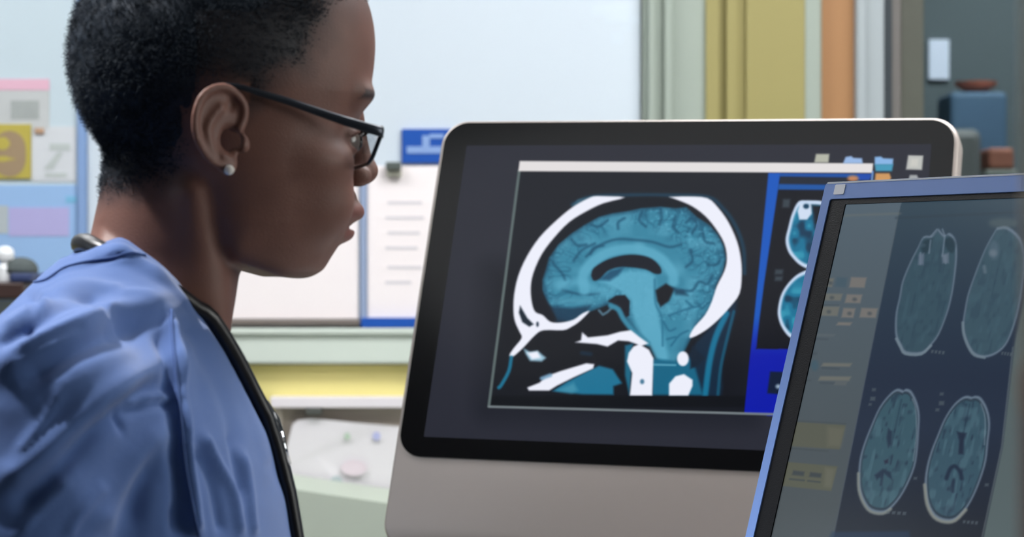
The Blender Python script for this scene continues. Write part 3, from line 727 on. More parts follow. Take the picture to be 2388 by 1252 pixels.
    p.ell((2400, 900), (28, 70), (112, 104, 92), 20, .5)
    p.line([(2362, 810), (2336, 1041), (2289, 1256)], (120, 130, 132), 3, 2, .6)
    # blue band at the foot
    p.poly([(1940, 1240), (2120, 1238), (2125, 1262), (1930, 1262)], (34, 58, 88), 4, .7)
    # toolbar shade at the top
    p.line([(1960, 503), (2040, 500), (2100, 498)], (118, 122, 116), 4, 3, .5)
    p.line([(2090, 508), (2440, 492)], (52, 66, 78), 5, 3, .5)
    p.ell((2340, 520), (34, 12), (110, 122, 120), 6, .4)
    return p.C
# ------------------------------------------------------------------ desk and the two displays
def pose(C, yaw, tilt, roll):
    """matrix of a screen plane: x right, y up the screen, z out of it"""
    r = Vector((math.cos(yaw), math.sin(yaw), 0)); nh = Vector((math.sin(yaw), -math.cos(yaw), 0)); z = Vector((0, 0, 1))
    u = z * math.cos(tilt) - nh * math.sin(tilt); n = nh * math.cos(tilt) + z * math.sin(tilt)
    r2 = r * math.cos(roll) + u * math.sin(roll); u2 = u * math.cos(roll) - r * math.sin(roll)
    m = Matrix((r2, u2, n)).transposed().to_4x4(); m.translation = Vector(C)
    return m


def rect_prism(w, h, r, z0, z1, cx=0, cy=0, bev=0.0, n=8):
    bm = bmesh.new()
    if bev:
        zs = [(z0, bev), (z0 + bev * .3, bev * .3), (z0 + bev, 0), (z1 - bev, 0), (z1 - bev * .3, bev * .3), (z1, bev)]
    else:
        zs = [(z0, 0), (z1, 0)]
    loft(bm, [[(cx + a, cy + b, z) for a, b in rrect(w - 2 * i, h - 2 * i, max(r - i, .001), n)] for z, i in zs])
    return bm


def ring_prism(w, h, r, iw, ih, ir, z0, z1, cx=0, cy=0, icx=0, icy=0, n=8):
    """rounded frame with a rounded opening"""
    bm = bmesh.new()
    O = rrect(w, h, r, n); I = rrect(iw, ih, ir, n)
    vs = []
    for z in (z0, z1):
        vs.append(([bm.verts.new((cx + a, cy + b, z)) for a, b in O], [bm.verts.new((icx + a, icy + b, z)) for a, b in I]))
    k = len(O)
    for i in range(k):
        j = (i + 1) % k
        (o0, i0), (o1, i1) = vs
        bm.faces.new((o1[i], o1[j], i1[j], i1[i])); bm.faces.new((o0[j], o0[i], i0[i], i0[j]))
        bm.faces.new((o0[i], o0[j], o1[j], o1[i])); bm.faces.new((i0[j], i0[i], i1[i], i1[j]))
    return bm


def display_mesh(name, MW, x0, x1, y0, y1, z, step, painter, parent, rough, spec, gain=1.0):
    nx, ny = int((x1 - x0) / step) + 1, int((y1 - y0) / step) + 1
    xs = np.linspace(x0, x1, nx); ys = np.linspace(y0, y1, ny)
    GX, GY = np.meshgrid(xs, ys)
    L = np.stack([GX.ravel(), GY.ravel(), np.full(GX.size, z), np.ones(GX.size)], 1)
    Wd = L @ np.array(MW).T
    px = 1194 + FPX * Wd[:, 0] / Wd[:, 1]; py = 626 - FPX * (Wd[:, 2] - CAM[2]) / Wd[:, 1]
    C = painter(px.astype(np.float32), py.astype(np.float32)) / 255.0
    C = np.clip(C, 0, 1)
    C = np.where(C <= .04045, C / 12.92, ((C + .055) / 1.055) ** 2.4)
    me = bpy.data.meshes.new(name)
    i = np.arange(nx * ny).reshape(ny, nx)
    F = np.stack([i[:-1, :-1].ravel(), i[:-1, 1:].ravel(), i[1:, 1:].ravel(), i[1:, :-1].ravel()], 1)
    me.vertices.add(len(L)); me.vertices.foreach_set('co', L[:, :3].astype(np.float32).ravel())
    me.loops.add(F.size); me.loops.foreach_set('vertex_index', F.astype(np.int32).ravel())
    me.polygons.add(len(F)); me.polygons.foreach_set('loop_start', (np.arange(len(F)) * 4).astype(np.int32))
    me.update(calc_edges=True)
    ca = me.color_attributes.new('shown', 'FLOAT_COLOR', 'POINT')
    ca.data.foreach_set('color', np.concatenate([C, np.ones((len(C), 1))], 1).astype(np.float32).ravel())
    m = bpy.data.materials.new(name); m.use_nodes = True
    nt = m.node_tree; b = nt.nodes['Principled BSDF']
    a = nt.nodes.new('ShaderNodeAttribute'); a.attribute_name = 'shown'
    b.inputs['Base Color'].default_value = (.006, .006, .008, 1); b.inputs['Roughness'].default_value = rough; b.inputs['Specular IOR Level'].default_value = spec
    nt.links.new(a.outputs['Color'], b.inputs['Emission Color']); b.inputs['Emission Strength'].default_value = gain
    return link(name, me, m, parent)


M_alum = mat('anodised_aluminium', (186, 176, 170), .38, metal=.35, noise=.03, nscale=30)
M_bez = mat('black_glass', (3, 4, 7), .13, spec=.5)
M_blackp = mat('black_plastic', (9, 11, 16), .4, spec=.25, bump=.1, bscale=900)
DESK_Z = .80
# desk
dk = empty('desk', (0.65, 2.2, 0)); tag(dk, 'pale desk under both computer displays', 'desk')
o = obj('desk_top', nbox(-.62, .95, -.75, .75, DESK_Z - .03, DESK_Z, bev=.004), mat('desk_laminate', (186, 182, 176), .45, noise=.04, nscale=20), dk)
for x in (-.58, .9):
    for y in (-.7, .7):
        obj('leg', nbox(x - .02, x + .02, y - .02, y + .02, 0, DESK_Z - .03, bev=.003), M_alu, dk)
# --- computer: all-in-one with black glass face and aluminium chin
MW1 = pose((0.16829, 2.45812, CAM[2] - 0.02206), -0.3270, 0.36336, -0.01517)
GW, GH = .56, .3835
comp = empty('desktop_computer', mw=MW1); tag(comp, 'aluminium all-in-one computer showing a large side view head scan', 'computer')
CH = .095                                           # chin height
bm = rect_prism(GW + .010, GH + CH + .008, .030, -.030, -.001, 0, -CH / 2, bev=.004, n=10)
obj('housing', bm, M_alum, comp, True)
o = comp.children[0]
obj('glass_bezel', rect_prism(GW, GH, .026, -.0012, .0006, n=10), M_bez, comp)
SX0, SX1 = -.5 * GW + .031, .5 * GW - .031
# display area from the traced desktop corners
def plane_uv(MW, px, py, z=0.0):
    inv = MW.inverted(); o = inv @ Vector(CAM.tolist()); d = inv.to_3x3() @ Vector(((px - 1194) / FPX, 1, (626 - py) / FPX))
    t = (z - o.z) / d.z; return o + d * t
c0 = plane_uv(MW1, 1083, 334); c1 = plane_uv(MW1, 996, 1019); c2 = plane_uv(MW1, 2172, 343)
dx0 = (c0.x + c1.x) / 2; dx1 = c2.x; dy1 = (c0.y + c2.y) / 2; dy0 = c1.y
display_mesh('display', MW1, dx0, dx1, dy0, dy1, .0009, .00058, paint_scan, comp, .13, .28)
# rear bulge, stand and foot
bm = bmesh.new()
loft(bm, [[(a * s, b * s - CH / 2, z) for a, b in rrect(GW + .002, GH + CH, .03, 8)] for s, z in ((1.0, -.030), (.97, -.036), (.8, -.048), (.5, -.055), (.2, -.057))])
obj('rear_shell', bm, M_alum, comp, True)
inv = MW1.inverted()
yaw1 = -0.327
hub = MW1 @ Vector((0, -.06, -.05))
R1 = Matrix.Rotation(yaw1, 4, 'Z')
def stand(parent, hub, R, inv, m, w, foot_d, z_desk, thick=.010):
    bm = bmesh.new()
    L = [Vector((0, 0, 0)), Vector((0, .02, -.06)), Vector((0, .045, -(hub.z - z_desk) + .05)), Vector((0, .05, -(hub.z - z_desk) + .020)), Vector((0, .02, -(hub.z - z_desk) + .010)), Vector((0, -foot_d, -(hub.z - z_desk) + .0075))]
    rings = []
    for i, p in enumerate(L):
        t = (L[min(i + 1, len(L) - 1)] - L[max(i - 1, 0)]).normalized(); nrm = Vector((0, -t.z, t.y))
        hw = w / 2 * (1 + .35 * i / 5)
        rings.append([inv @ (hub + R.to_3x3() @ (p + Vector((sx * hw, 0, 0)) + nrm * (sz * thick / 2))) for sx, sz in ((-1, -1), (1, -1), (1, 1), (-1, 1))])
    loft(bm, rings)
    bmesh.ops.bevel(bm, geom=list(bm.edges), offset=.001, segments=1, affect='EDGES')
    return obj('stand', bm, m, parent)
stand(comp, hub, R1, inv, M_alum, .15, .13, DESK_Z)

# --- second monitor, nearer, strongly turned
YAW2, TILT2, ROLL2 = -0.877, 0.3266, 0.0075
P0 = at(1926, 425, 1.90)
MW2 = pose(P0, YAW2, TILT2, ROLL2)
W2m, H2m = .47, .345
mon = empty('monitor', mw=MW2 @ Matrix.Translation((W2m / 2, -H2m / 2, 0))); MWm = mon.matrix_world.copy()
tag(mon, 'grey-framed monitor at the right, showing four oval head slices', 'monitor')
HW, HH = W2m / 2, H2m / 2
M_sil = mat('silver_blue_plastic', (122, 158, 226), .45, noise=.03, nscale=10)
# silver outer frame, black inner frame, screen
LB, TB_, RB, BB = .0085, .0145, .0085, .028
o = obj('front_frame', ring_prism(W2m, H2m, .004, W2m - LB - RB, H2m - TB_ - BB, .002, -.012, .0, 0, 0, (LB - RB) / 2, (BB - TB_) / 2), M_sil, mon)
iw, ih, icx, icy = W2m - LB - RB, H2m - TB_ - BB, (LB - RB) / 2, (BB - TB_) / 2
BL, BT = .0165, .0045
o = obj('inner_bezel', ring_prism(iw, ih, .002, iw - 2 * BL, ih - 2 * BT, .001, -.010, -.0012, icx, icy, icx, icy), M_blackp, mon)
display_mesh('display', MWm, icx - iw / 2 + BL - .001, icx + iw / 2 - BL + .001, icy - ih / 2 + BT - .001, icy + ih / 2 - BT + .001, -.0025, .00062, paint_axial, mon, .14, .5, gain=.8)
obj('rear_housing', rect_prism(W2m - .004, H2m - .004, .008, -.045, -.012, bev=.006), M_blackp, mon)
# square corner button and the light top seam
obj('corner_button', rect_prism(.011, .0085, .001, -.001, .0006, -HW + .0170, HH - .0068), mat('button_pale', (246, 248, 252), .3), mon)
obj('top_seam', rect_prism(W2m - .004, .0014, .0005, -.002, .0004, 0, HH - .0009, n=2), mat('seam_light', (240, 244, 250), .35), mon)
hub2 = MWm @ Vector((0, -.02, -.045))
stand(mon, hub2, Matrix.Rotation(YAW2, 4, 'Z'), MWm.inverted(), M_blackp, .10, .12, DESK_Z, .012)
# out-of-focus pole right beside the lens, at the right edge
pl = empty('stand_pole', (.1068, .47, 0)); tag(pl, 'blurred beige pole with a reddish brown sleeve at the right edge', 'pole')
bm = bmesh.new(); tube(bm, [(0, 0, .012), (0, 0, 1.0), (0, 0, 1.9)], .0045, 20); obj('pole', bm, mat('pole_beige', (196, 180, 158), .5, noise=.05), pl, True)
bm = bmesh.new(); tube(bm, [(.001, 0, .9), (.001, 0, .905), (.001, 0, 1.178), (.001, 0, 1.184)], [.0048, .0060, .0060, .0048], 20); obj('sleeve', bm, mat('sleeve_terracotta', (150, 100, 84), .6, noise=.1), pl, True)
bm = bmesh.new(); tube(bm, [(0, 0, 0), (0, 0, .004), (0, 0, .012)], [.10, .10, .02], 28); obj('foot', bm, M_blackp, pl)
# ------------------------------------------------------------------ the person: distance fields in millimetres
# head frame: x forward, y to the person's left (away from the camera), z up, origin between the ear canals
def smin(a, b, k):
    h = np.clip(.5 + .5 * (b - a) / k, 0, 1)
    return b * (1 - h) + a * h - k * h * (1 - h)
def smax(a, b, k): return -smin(-a, -b, k)
def e_sd(X, Y, Z, c, r, pitch=0.0, yaw=0.0):
    x, y, z = X - c[0], Y - c[1], Z - c[2]
    if yaw:
        cs, sn = math.cos(yaw), math.sin(yaw); x, y = x * cs + y * sn, -x * sn + y * cs
    if pitch:
        cs, sn = math.cos(pitch), math.sin(pitch); x, z = x * cs + z * sn, -x * sn + z * cs
    k0 = np.sqrt((x / r[0]) ** 2 + (y / r[1]) ** 2 + (z / r[2]) ** 2)
    k1 = np.sqrt((x / r[0] ** 2) ** 2 + (y / r[1] ** 2) ** 2 + (z / r[2] ** 2) ** 2) + 1e-9
    return k0 * (k0 - 1) / k1
def c_sd(X, Y, Z, a, b, ra, rb):
    ax, ay, az = a; dx, dy, dz = b[0] - ax, b[1] - ay, b[2] - az
    t = np.clip(((X - ax) * dx + (Y - ay) * dy + (Z - az) * dz) / (dx * dx + dy * dy + dz * dz), 0, 1)
    return np.sqrt((X - ax - t * dx) ** 2 + (Y - ay - t * dy) ** 2 + (Z - az - t * dz) ** 2) - (ra + (rb - ra) * t)
def loft_sd(X, Y, Z, tab, n=2.3):
    """tab rows: z, x_back, x_front, half_width, x_of_widest ; |y| symmetric"""
    T = np.array(sorted(tab)); z = Z
    xb, xf, hw, xm = (np.interp(z, T[:, 0], T[:, i]) for i in (1, 2, 3, 4))
    dx = X - xm
    A = np.where(dx > 0, xf - xm, xm - xb)
    u = np.abs(dx) / A + 1e-6; v = np.abs(Y) / hw + 1e-6
    N = (u ** n + v ** n) ** (1 / n)
    gu = (u / N) ** (n - 1) / A; gv = (v / N) ** (n - 1) / hw
    return (N - 1) / np.sqrt(gu ** 2 + gv ** 2)

FACE = [  # z, back, front, half width, x of widest
    (60, -70, 95.0, 66, 20), (46, -70, 95.0, 67, 22), (34, -70, 95.0, 67, 22), (24, -68, 90, 66.5, 20), (14, -66, 87, 66.5, 20), (4, -62, 85.5, 67, 20), (-8, -56, 85, 66.5, 20), (-18, -48, 85, 65, 20), (-28, -40, 85, 62.5, 20),
    (-38, -32, 86, 60, 18), (-48, -26, 85, 58, 15), (-56, -20, 84.5, 55, 11), (-63, -15, 80, 52, 9), (-70, -10, 75.5, 48, 8), (-78, -4, 71, 43, 8), (-86, 2, 62, 36, 8), (-100, 5, 50, 26, 8)]
TORSO = [  # z, back, front, half width, x of widest
    (-50, -74, -60, 26, -66), (-60, -82, -40, 44, -62), (-72, -95, -24, 58, -60), (-84, -110, -14, 80, -56), (-108, -134, -2, 122, -56), (-130, -148, 9, 150, -58), (-155, -162, 20, 164, -60), (-180, -178, 32, 170, -64), (-220, -190, 42, 170, -68), (-250, -198, 47, 168, -66),
    (-320, -206, 56, 158, -64), (-420, -214, 58, 150, -66), (-520, -226, 60, 165, -68), (-600, -232, 60, 176, -68)]
SH = (-78, -152, -148); EL = (-122, -205, -400)        # near shoulder and elbow

def head_field(X, Y, Z):
    """skull, face, jaw and neck: everything broad"""
    d = e_sd(X, Y, Z, (7, 0, 56), (94, 74, 84), pitch=-.05)
    d = smin(d, e_sd(X, Y, Z, (46, 0, 74), (56, 62, 60)), 14)
    f = loft_sd(X, Y, Z, FACE, 2.15)
    f = smax(f, Z - 62, 30)
    fl = -82 + np.clip((38 - X) * .30, 0, 12) - np.clip((X - 60) * .0, 0, 1)
    f = smax(f, fl - Z, 9)                              # underside of the jaw
    d = smin(d, f, 12)
    # neck
    ys = Y * 1.13
    nk = c_sd(X, ys, Z, (-16, 0, -4), (-36, 0, -92), 48.8, 48.2)
    nk = smin(nk, c_sd(X, ys, Z, (-36, 0, -92), (-57, 0, -150), 48.5, 50), 5)
    nk = smin(nk, c_sd(X, np.abs(Y), Z, (-22, 47, -30), (0, 16, -150), 7, 7), 22)    # sternomastoid
    d = smin(d, nk, 6)
    return d

TA = math.radians(18.0)
def torso_field(X, Y, Z, off=0.0):
    X, Y = (X + 45) * math.cos(TA) - Y * math.sin(TA) - 45, (X + 45) * math.sin(TA) + Y * math.cos(TA)
    d = smax(loft_sd(X, Y, Z, TORSO, 2.15) - off, Z + 50, 8)
    aY = np.abs(Y)
    d = smin(d, c_sd(X, aY, Z, (-64, 40, -98), (-74, 128, -132), 24 + off, 34 + off), 18)
    d = smin(d, c_sd(X, aY, Z, (SH[0], -SH[1], SH[2]), (EL[0], -EL[1], EL[2]), 52 + off, 42 + off), 16)
    return d

def build_fields():
    def axis(lo, hi, a, b, fine, coarse):
        L = []; v = a
        mid = list(np.arange(a, b + fine * .5, fine))
        s = fine; v = a; left = []
        while v > lo: s = min(s * 1.12, coarse); v -= s; left.append(v)
        s = fine; v = mid[-1]; right = []
        while v < hi: s = min(s * 1.12, coarse); v += s; right.append(v)
        return np.array(left[::-1] + mid + right)
    FS = 1.35
    xs = axis(-262, 116, -100, 114, FS, 5.0); ys = axis(-270, 270, -90, 90, FS, 6.5); zs = axis(-610, 146, -104, 140, FS, 7.0)
    X, Y, Z = (a.astype(np.float32) for a in np.meshgrid(xs, ys, zs, indexing='ij', sparse=True))
    X = X + 0 * Y + 0 * Z; Y = Y + 0 * X; Z = Z + 0 * X
    D = np.empty(X.shape, np.float32)
    # broad part, slab by slab along x to spare memory
    for i0 in range(0, X.shape[0], 24):
        s = slice(i0, i0 + 24)
        h = head_field(X[s], Y[s], Z[s]); t = torso_field(X[s], Y[s], Z[s], -13.0)
        t = smax(t, -595 - Z[s], 10)
        D[s] = smin(h, t, 14)
    def sub(lo, hi):
        sl = tuple(slice(max(np.searchsorted(a, l) - 1, 0), np.searchsorted(a, h) + 1) for a, l, h in zip((xs, ys, zs), lo, hi))
        return sl
    def op(lo, hi, fn):
        sl = sub(lo, hi); D[sl] = fn(D[sl], X[sl], Y[sl], Z[sl])
    # ---- face, both halves alike
    def face(d, X, Y, Z):
        aY = np.abs(Y)
        d = smin(d, e_sd(X, aY, Z, (81.5, 22, 34), (14, 24, 9), 0, -.35), 9)              # brow
        d = smin(d, e_sd(X, aY, Z, (58, 42, -10), (24, 19, 15), 0, -.4), 12)              # cheek bone
        d = smin(d, e_sd(X, aY, Z, (61, 34, -34), (22, 17, 20), 0, -.3), 14)              # cheek
        d = smax(d, -e_sd(X, aY, Z, (96, 36, 7), (17, 24, 11.5), 0, -.55), 8)             # eye socket
        d = smin(d, e_sd(X, aY, Z, (75.8, 31, 5), (13.2, 13.7, 12.3)), 3)                # lids
        # nose
        d = smin(d, c_sd(X, Y, Z, (93.5, 0, 20), (99.2, 0, -9), 5.8, 6.6), 7)
        d = smin(d, e_sd(X, Y, Z, (98.6, 0, -14.2), (10.2, 9.5, 8.2), .25), 4)
        d = smin(d, e_sd(X, aY, Z, (92, 12.5, -17), (9.0, 6.6, 7.2)), 3.5)
        d = smax(d, -e_sd(X, aY, Z, (97, 7.2, -23.6), (4.6, 3.2, 3.6)), 1.5)
        # mouth mound, lips (bent back towards the corners)
        Xb = X + Y * Y / 62.0
        d = smin(d, e_sd(Xb, Y, Z, (75.2, 0, -41), (17.5, 27, 15.5)), 8)
        d = smin(d, e_sd(Xb, Y, Z, (81.5, 0, -31), (12.6, 14, 9)), 5)
        up = e_sd(Xb, Y, Z, (88.6, 0, -38.8), (10.6, 24, 7.4), -.25)
        lo = e_sd(Xb, Y, Z, (82.6, 0, -54.5), (10, 21, 6.2), .2)
        d = smin(d, up, 3.5); d = smin(d, lo, 3.2)
        d = smax(d, -e_sd(Xb, Y, Z, (95, 0, -48.2), (9.5, 21, 1.7), .35), 1.6)
        d = smax(d, -e_sd(Xb, Y, Z, (92, 0, -65), (6.5, 18, 4)), 4)                       # hollow under the lip
        d = smin(d, e_sd(X, Y, Z, (55, 0, -69), (14, 19, 12), -.25), 6)                # chin
        return d
    op((20, -80, -100), (114, 80, 62), face)
    # lid slit, opens on the eyeball
    op((60, -60, -12), (100, 60, 22), lambda d, X, Y, Z: smax(d, -e_sd(X, np.abs(Y), Z, (88, 35, 3.8), (12.5, 13.5, 4.6), 0, -.5), 1.5))
    # ---- ears
    HEL = [(-1, 6), (3, 13), (3.5, 22), (-2, 29), (-10, 32.5), (-19, 30.5), (-26, 24), (-29, 14), (-28.5, 4), (-24.5, -5), (-19, -11.5), (-12, -15)]
    ANT = [(-17, -8), (-20, 0), (-20.5, 8), (-16.5, 15), (-12, 20)]
    flare = math.tan(math.radians(20))
    def ear(d, X, Y, Z):
        aY = np.abs(Y)
        s = aY - (72.5 + np.clip(6 - X, 0, 60) * flare) + 0        # height above the ear's own sheet
        outl = [(5, 2), (4, 14), (5, 22), (0, 30), (-10, 33.5), (-20, 31.5), (-27.5, 24.5), (-30.5, 13), (-29.5, 2), (-25, -7), (-19, -13), (-13, -17.5), (-7, -19.5), (-3, -16), (0, -9)]
        o2 = pg_sd(X, Z, [tuple(p) for p in catmull(outl + [outl[0]], 3)][:-1])
        plate = smax(o2 + 1.0, np.abs(s) - 2.0, 2)
        def rim(path, r, lift):
            P = [tuple(p) for p in catmull(path, 3)]
            q = np.hypot(pl_dist(X, Z, P), s - lift); return q - r
        e = smin(plate, rim(HEL, 2.7, 2.6), 1.6)
        e = smin(e, rim(ANT, 2.4, 2.0), 3.0)
        e = smin(e, np.sqrt((X + 7) ** 2 + (Z + 14.5) ** 2 + (s * 1.5 - 1) ** 2) - 5.6, 4)             # lobe
        e = smin(e, e_sd(X, s, Z, (3.5, 2.5, -1.5), (3.6, 3.2, 5.4)), 3)                       # tragus
        e = smin(e, e_sd(X, s, Z, (-9, 2.6, -8.5), (4.5, 2.6, 2.6)), 2.5)                      # antitragus
        d = smin(d, e, 2.5)
        d = smax(d, -e_sd(X, s, Z, (-7.0, 3.2, 1.0), (6.8, 5.4, 9.4)), 2)                       # concha
        d = smax(d, -e_sd(X, s, Z, (-1.5, 1.0, 1.0), (3.2, 8, 4.6)), 1.5)                        # canal
        d = smax(d, -e_sd(X, s, Z, (-5.5, 3.4, 22), (3.4, 3.6, 5.0)), 1.5)                        # fossa
        return d
    op((-34, -94, -24), (12, -58, 38), ear); op((-34, 58, -24), (12, 94, 38), ear)
    return D, xs, ys, zs


def surface_nets(D, xs, ys, zs):
    ins = D < 0
    n = [s - 1 for s in D.shape]
    cnt = np.zeros(n, np.int8)
    sl = [(slice(0, -1), slice(1, None))[i] for i in (0, 1)]
    for a in (0, 1):
        for b in (0, 1):
            for c in (0, 1):
                cnt += ins[sl[a], sl[b], sl[c]]
    act = (cnt > 0) & (cnt < 8)
    I, J, K = np.nonzero(act)
    idx = -np.ones(n, np.int64); idx[I, J, K] = np.arange(len(I))
    acc = np.zeros((len(I), 3)); w = np.zeros(len(I))
    ax = (xs, ys, zs)
    for axis in range(3):
        o = [i for i in range(3) if i != axis]
        for a in (0, 1):
            for b in (0, 1):
                p = [I.copy(), J.copy(), K.copy()]; p[o[0]] = p[o[0]] + a; p[o[1]] = p[o[1]] + b
                q = [v.copy() for v in p]; q[axis] = q[axis] + 1
                d0 = D[tuple(p)]; d1 = D[tuple(q)]
                m = (d0 < 0) != (d1 < 0)
                t = np.where(m, d0 / np.where(m, d0 - d1, 1), 0)
                pos = np.stack([ax[i][p[i]] for i in range(3)], 1)
                pos[:, axis] += t * (ax[axis][q[axis]] - ax[axis][p[axis]])
                acc += pos * m[:, None]; w += m
    V = acc / w[:, None]
    F = []
    for axis in range(3):
        o = [(1, 2), (2, 0), (0, 1)][axis]
        a = np.take(ins, range(0, D.shape[axis] - 1), axis); b = np.take(ins, range(1, D.shape[axis]), axis)
        P = np.stack(np.nonzero(a != b), 1)
        ok = np.all([(P[:, k] > 0) & (P[:, k] < D.shape[k] - 1) for k in o], 0)
        P = P[ok]; s = a[tuple(P.T)]
        def c(du, dv):
            Q = P.copy(); Q[:, o[0]] += du; Q[:, o[1]] += dv; return idx[tuple(Q.T)]
        q = np.stack([c(-1, -1), c(0, -1), c(0, 0), c(-1, 0)], 1)
        q[~s] = q[~s][:, ::-1]
        F.append(q)
    return V, np.concatenate(F)


def relax(V, F, it=1, f=.5, keep=None):
    """light smoothing over the quads' edges"""
    E = np.concatenate([F[:, [0, 1]], F[:, [1, 2]], F[:, [2, 3]], F[:, [3, 0]]])
    for _ in range(it):
        S = np.zeros_like(V); n = np.zeros(len(V))
        for k in range(3):
            S[:, k] = np.bincount(E[:, 0], V[E[:, 1], k], len(V)) + np.bincount(E[:, 1], V[E[:, 0], k], len(V))
        n = np.bincount(E[:, 0], minlength=len(V)) + np.bincount(E[:, 1], minlength=len(V))
        V = V + f * (S / n[:, None] - V)
    return V


def vnormals(V, F):
    a = np.cross(V[F[:, 2]] - V[F[:, 0]], V[F[:, 3]] - V[F[:, 1]])
    N = np.zeros_like(V)
    for k in range(4):
        for c in range(3):
            N[:, c] += np.bincount(F[:, k], a[:, c], len(V))
    return N / (np.linalg.norm(N, axis=1, keepdims=True) + 1e-12)

HEAD_YAW = math.radians(19.0)
HEAD_POS = np.array([(497 - 1194) / 5500 * 1.5, 1.5, 1.2 + (626 - 345) / 5500 * 1.5])
_c, _s = math.cos(HEAD_YAW), math.sin(HEAD_YAW)
def to_world(V):
    V = np.asarray(V, float) / 1000.0
    return np.stack([V[..., 0] * _c - V[..., 1] * _s, V[..., 0] * _s + V[..., 1] * _c, V[..., 2]], -1) + HEAD_POS
def to_px(V):
    w = to_world(V); return 1194 + 5500 * w[..., 0] / w[..., 1], 626 - 5500 * (w[..., 2] - 1.2) / w[..., 1]
# ------------------------------------------------------------------ person: meshes
def quad_mesh(name, V, F):
    me = bpy.data.meshes.new(name)
    me.vertices.add(len(V)); me.vertices.foreach_set('co', V.astype(np.float32).ravel())
    k = F.shape[1]
    me.loops.add(F.size); me.loops.foreach_set('vertex_index', F.astype(np.int32).ravel())
    me.polygons.add(len(F)); me.polygons.foreach_set('loop_start', (np.arange(len(F)) * k).astype(np.int32))
    me.update(calc_edges=True)
    return me
def add_attr(me, name, C):
    ca = me.color_attributes.new(name, 'FLOAT_COLOR', 'POINT')
    ca.data.foreach_set('color', np.concatenate([C, np.ones((len(C), 1))], 1).astype(np.float32).ravel())

person = empty('person', tuple(HEAD_POS)); person.rotation_euler = (0, 0, HEAD_YAW); person.scale = (.001, .001, .001)
person.scale = (1, 1, 1)
tag(person, 'person with very short dark hair in a blue scrub top, leaning towards the computer', 'person')
MM = .001
D, gx, gy, gz = build_fields()
BV, BF = surface_nets(D, gx, gy, gz); del D
BV = relax(BV, BF, 1, .45)
BN = vnormals(BV, BF)

HAIRLINE = [(116, 92), (100, 90), (84, 86), (66, 78), (52, 62), (41, 48), (26, 40), (16, 31), (7, 22), (3, 24), (3, 34), (-10, 37), (-24, 31), (-32, 16), (-29, -8), (-32, -17), (-40, -23), (-56, -30), (-92, -32), (-120, 20), (-110, 170), (130, 170)]
def hair_mask(V, soft=9.0):
    zf = V[:, 2] + np.clip(30 - np.abs(V[:, 1]), 0, 30) * .10 * (V[:, 0] > 60)
    sd = pg_sd(V[:, 0], zf, HAIRLINE)
    wob = (vnoise(V[:, 0] + 300, V[:, 2] + 300, 7, 3) - .5) * 6
    m = np.clip(.5 - (sd + wob) / soft, 0, 1)
    # not on the ears
    earz = (np.abs(V[:, 1]) > 72.5 + np.clip(6 - V[:, 0], 0, 60) * .364 - 2.0) & (V[:, 0] > -34) & (V[:, 0] < 8) & (V[:, 2] < 36) & (V[:, 2] > -24)
    return np.where(earz, 0, m)
skin = np.array(lin((122, 86, 76))); skin_d = np.array(lin((96, 66, 58))); lipc = np.array(lin((128, 80, 74))); hairc = np.array(lin((32, 40, 49)))
n = vnoise(BV[:, 0] + BV[:, 1] * .7 + 400, BV[:, 2] + BV[:, 1] * .4 + 700, 14, 9)[:, None]
C = skin * (1 - n * .35) + skin_d * n * .35
Xb = BV[:, 0] + BV[:, 1] ** 2 / 62
lip = np.clip(1.5 - np.minimum(e_sd(Xb, BV[:, 1], BV[:, 2], (91, 0, -40.0), (10, 22, 6.2)), e_sd(Xb, BV[:, 1], BV[:, 2], (86, 0, -54), (9.5, 19, 5.6))), 0, 1)[:, None] * .7
C = C * (1 - lip) + lipc * lip
hm = hair_mask(BV, 24) * (1 - .5 * np.clip((BV[:, 0] - 42) / 26, 0, 1) * np.clip((118 - BV[:, 2]) / 20, 0, 1))
brow = np.clip(.5 - (np.abs(BV[:, 2] - 31.5 - (np.abs(BV[:, 1]) - 12) * .06) - 3.0) / 2.5, 0, 1) * (np.abs(BV[:, 1]) > 9) * (np.abs(BV[:, 1]) < 46) * (BV[:, 0] > 60)
tint = np.maximum(hm * .93, brow * .75)[:, None]
C = C * (1 - tint) + hairc * tint
me = quad_mesh('body', BV * MM, BF); add_attr(me, 'skin', C)
M_skin = mat('skin', (120, 84, 70), .52, spec=.38, bump=.16, bscale=900)
nt = M_skin.node_tree; b = nt.nodes['Principled BSDF']
a = nt.nodes.new('ShaderNodeAttribute'); a.attribute_name = 'skin'; nt.links.new(a.outputs['Color'], b.inputs['Base Color'])
b.inputs['Subsurface Weight'].default_value = .08; b.inputs['Subsurface Radius'].default_value = (.6, .25, .15); b.inputs['Subsurface Scale'].default_value = .006
body = link('body', me, M_skin, person, True)
